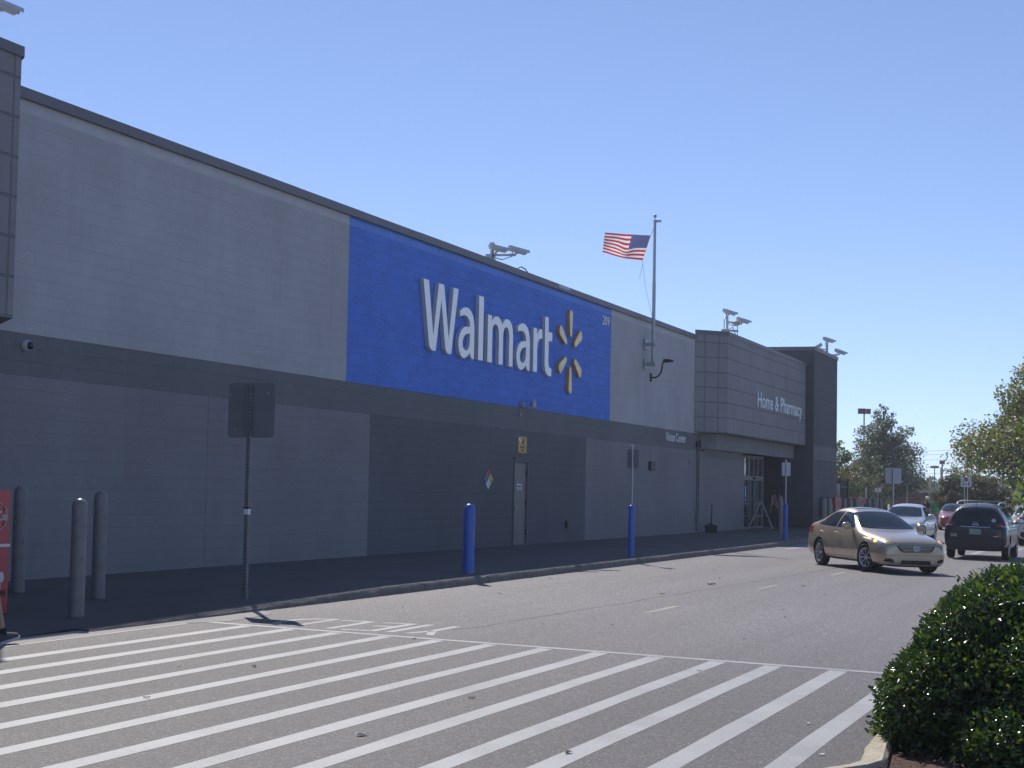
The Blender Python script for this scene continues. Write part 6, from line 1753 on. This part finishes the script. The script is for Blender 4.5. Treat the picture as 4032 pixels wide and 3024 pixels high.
mb.prism([(-.18, .02), (-.09, .02), (-.09, .035), (-.18, .035)], FS, .006, .008); mb.prism([(-.18, -.005), (-.07, -.005), (-.07, .01), (-.18, .01)], FS, .006, .008)
mb.build('arrow_and_walker', M['black'], pz)

def lamp_post(label, x, y, h, heads, pr, shape='box', hm=M['dark_red']):
    t = thing('lamp_post', label, 'lamp post', (x, y, 0), radians(15))
    mb = MB(); mb.tube([(0, 0, -.3), (0, 0, h)], [pr, pr*.7], n=8); mb.build('pole', M['dark_metal'], t)
    for dy, w, hh in heads:
        mb = MB()
        if shape == 'box': mb.box((-.25, dy-w/2, h-.05), (.25, dy+w/2, h-.05+hh))
        else: mb.lathe([(0, 0), (w*.45, 0), (w*.52, hh*.3), (w*.5, hh*.8), (w*.3, hh), (0, hh)], (0, dy, h-.05), n=16)
        mb.build('lamp_head', hm, t)
    return t
lamp_post('lamp post with two dark red box heads standing behind the pointed oak', 176.4, 26.2, 9.7, ((.22, .75, .52), (-.42, .40, .50)), .09)
lamp_post('thin black lamp post with a flat round red head over the far wood', 306.5, 33.7, 6.5, ((0, 1.45, .42),), .11, 'round')
t = lamp_post('thick grey lamp post with a square red head beside the dark bushes', 306.9, 32.5, 7.2, ((0, .85, .62),), .16)
mb = MB(); mb.box((-.1, .14, 4.2), (.1, .32, 6.6)); mb.build('banner_arm', M['galv'], t)
mb = MB(); mb.tube([(0, .2, 2.6), (0, .65, 3.0), (0, .95, 3.6)], .11, n=6); mb.build('flood_arm', M['black'], t)
t = thing('brick_wall', 'low dark red brick building part far behind the silver sedan', 'building', (153, 18.2, 0))
mb = MB(); mb.box((-1, -1.6, 0), (4, 2.2, 1.9)); mb.build('wall', M['brick_wall'], t)
mb = MB(); mb.box((-1.1, -1.7, 1.9), (4.1, 2.3, 2.0)); mb.build('roof_edge', M['coping'], t)
def wire(k, a, b, lb):
    t = thing('power_line', lb, 'power line', ((a[0]+b[0])/2, (a[1]+b[1])/2, a[2]), 0, 'power lines across the sky')
    A, B = Vector(a), Vector(b); d = B-A
    A2 = A - d*9; B2 = B + d*4
    mb = MB(); pts_ = []
    for i in range(17):
        u = i/16; p = A2.lerp(B2, u) ; pts_.append(p + Vector((0, 0, -.9*(1-(2*u-1)**2))) - Vector(t.location))
    mb.tube(pts_, .022, n=5); mb.build('wire', M['black'], t)
for k, (a, b, lb) in enumerate((((285.4, 33.35, 9.6), (287.6, 27.3, 9.75), 'topmost power line between the oak and the yellowing tree'), ((285.4, 33.35, 9.0), (287.6, 27.3, 9.12), 'middle power line between the oak and the yellowing tree'), ((285.4, 33.34, 8.2), (287.6, 27.3, 8.3), 'lower power line between the oak and the yellowing tree'), ((284.5, 36, 6.0), (286.6, 30, 6.05), 'lowest power line just over the far wood'))):
    wire(k, a, b, lb)

# far wood: one mass on a gentle rise
g2 = np.random.default_rng(21)
pts = []
for k in range(900):
    a = g2.uniform(radians(-8), radians(26)); dist = g2.uniform(430, 620)
    base = np.array([dist*cos(a), dist*sin(a), 0])
    hh = 5.0 + 1.6*sin(a*31) + 1.0*sin(a*77) + g2.uniform(-1, 1) + (dist-430)*.006
    n = 60
    d = g2.normal(size=(n, 3)); d /= np.linalg.norm(d, axis=1)[:, None]
    pts.append(base + np.array([0, 0, hh*.55]) + d*np.array([3.4, 3.4, hh*.5])*g2.uniform(.6, 1, (n, 1)))
pts = np.concatenate(pts)
w = leaf_mesh('far_wood', pts, g2.normal(size=pts.shape)+np.array([0, 0, .6]), 1.5, QUAD, L_wood, None)
tag(w, 'hazy wooded rise along the horizon', 'wood', kind='stuff')
HAZE = .0005
# ------------------------------------------------------------------ light, sky, camera
SUN = Vector((.79, .562, 1.0)).normalized()
sl = bpy.data.lights.new('sun', 'SUN'); sl.energy = 3.7; sl.angle = radians(.53); sl.color = (1, .95, .88)
so = link(bpy.data.objects.new('sun', sl)); so.rotation_euler = SUN.to_track_quat('Z', 'Y').to_euler()
W = bpy.data.worlds.new('World'); SC.world = W; W.use_nodes = True
nt = W.node_tree; bg = nt.nodes['Background']
sky = nd(nt, 'ShaderNodeTexSky', sky_type='NISHITA'); sky.sun_disc = False
sky.sun_elevation = math.asin(SUN.z); sky.sun_rotation = atan2(SUN.x, SUN.y)
sky.air_density = .5; sky.dust_density = 0; sky.ozone_density = 1.5
gm = nd(nt, 'ShaderNodeGamma'); gm.inputs[1].default_value = .78
tn = nd(nt, 'ShaderNodeVectorMath', operation='MULTIPLY'); tn.inputs[1].default_value = (1.12, 1.18, 1.40)
nt.links.new(sky.outputs[0], gm.inputs[0]); nt.links.new(gm.outputs[0], tn.inputs[0])
nt.links.new(tn.outputs[0], bg.inputs['Color']); bg.inputs['Strength'].default_value = .14
TH, PI_, RO = radians(19.656), radians(3.3662), .0188375
hd = Vector((cos(TH), sin(TH), 0)); r0 = Vector((sin(TH), -cos(TH), 0)); zz = Vector((0, 0, 1))
fw = hd*cos(PI_) + zz*sin(PI_); u0 = -hd*sin(PI_) + zz*cos(PI_)
rgt = r0*cos(RO) + u0*sin(RO); up = -r0*sin(RO) + u0*cos(RO)
# slight haze over far things, its volume added to lift the dark tones
hz = MB(); hz.box((-60, -420, -9), (760, 420, 16))
ho = hz.build('haze', [bpy.data.materials.new('haze')]); ho['kind'] = 'stuff'; ho['label'] = 'thin pale haze added to the air to lift dark tones'
hm = ho.data.materials[0]; hm.use_nodes = True; hn = hm.node_tree; hn.nodes.clear()
pv = hn.nodes.new('ShaderNodeVolumePrincipled'); pv.inputs['Color'].default_value = (.86, .92, 1, 1); pv.inputs['Density'].default_value = HAZE; pv.inputs['Anisotropy'].default_value = .3
mo = hn.nodes.new('ShaderNodeOutputMaterial'); hn.links.new(pv.outputs[0], mo.inputs['Volume'])
cd = bpy.data.cameras.new('camera'); cd.sensor_width = 36; cd.lens = 36*3848.28/2212; cd.clip_start = .1; cd.clip_end = 5000
co = link(bpy.data.objects.new('camera', cd))
Mx = Matrix((rgt, up, -fw)).transposed().to_4x4(); Mx.translation = (0, 0, 1.65); co.matrix_world = Mx
SC.camera = co
vs = SC.view_settings; vs.view_transform = 'Standard'; vs.look = 'None'; vs.exposure = .2; vs.gamma = 1; vs.use_curve_mapping = False
SC.cycles.max_bounces = 8
for n_ in list(bpy.data.meshes):
    if n_.users == 0: bpy.data.meshes.remove(n_)
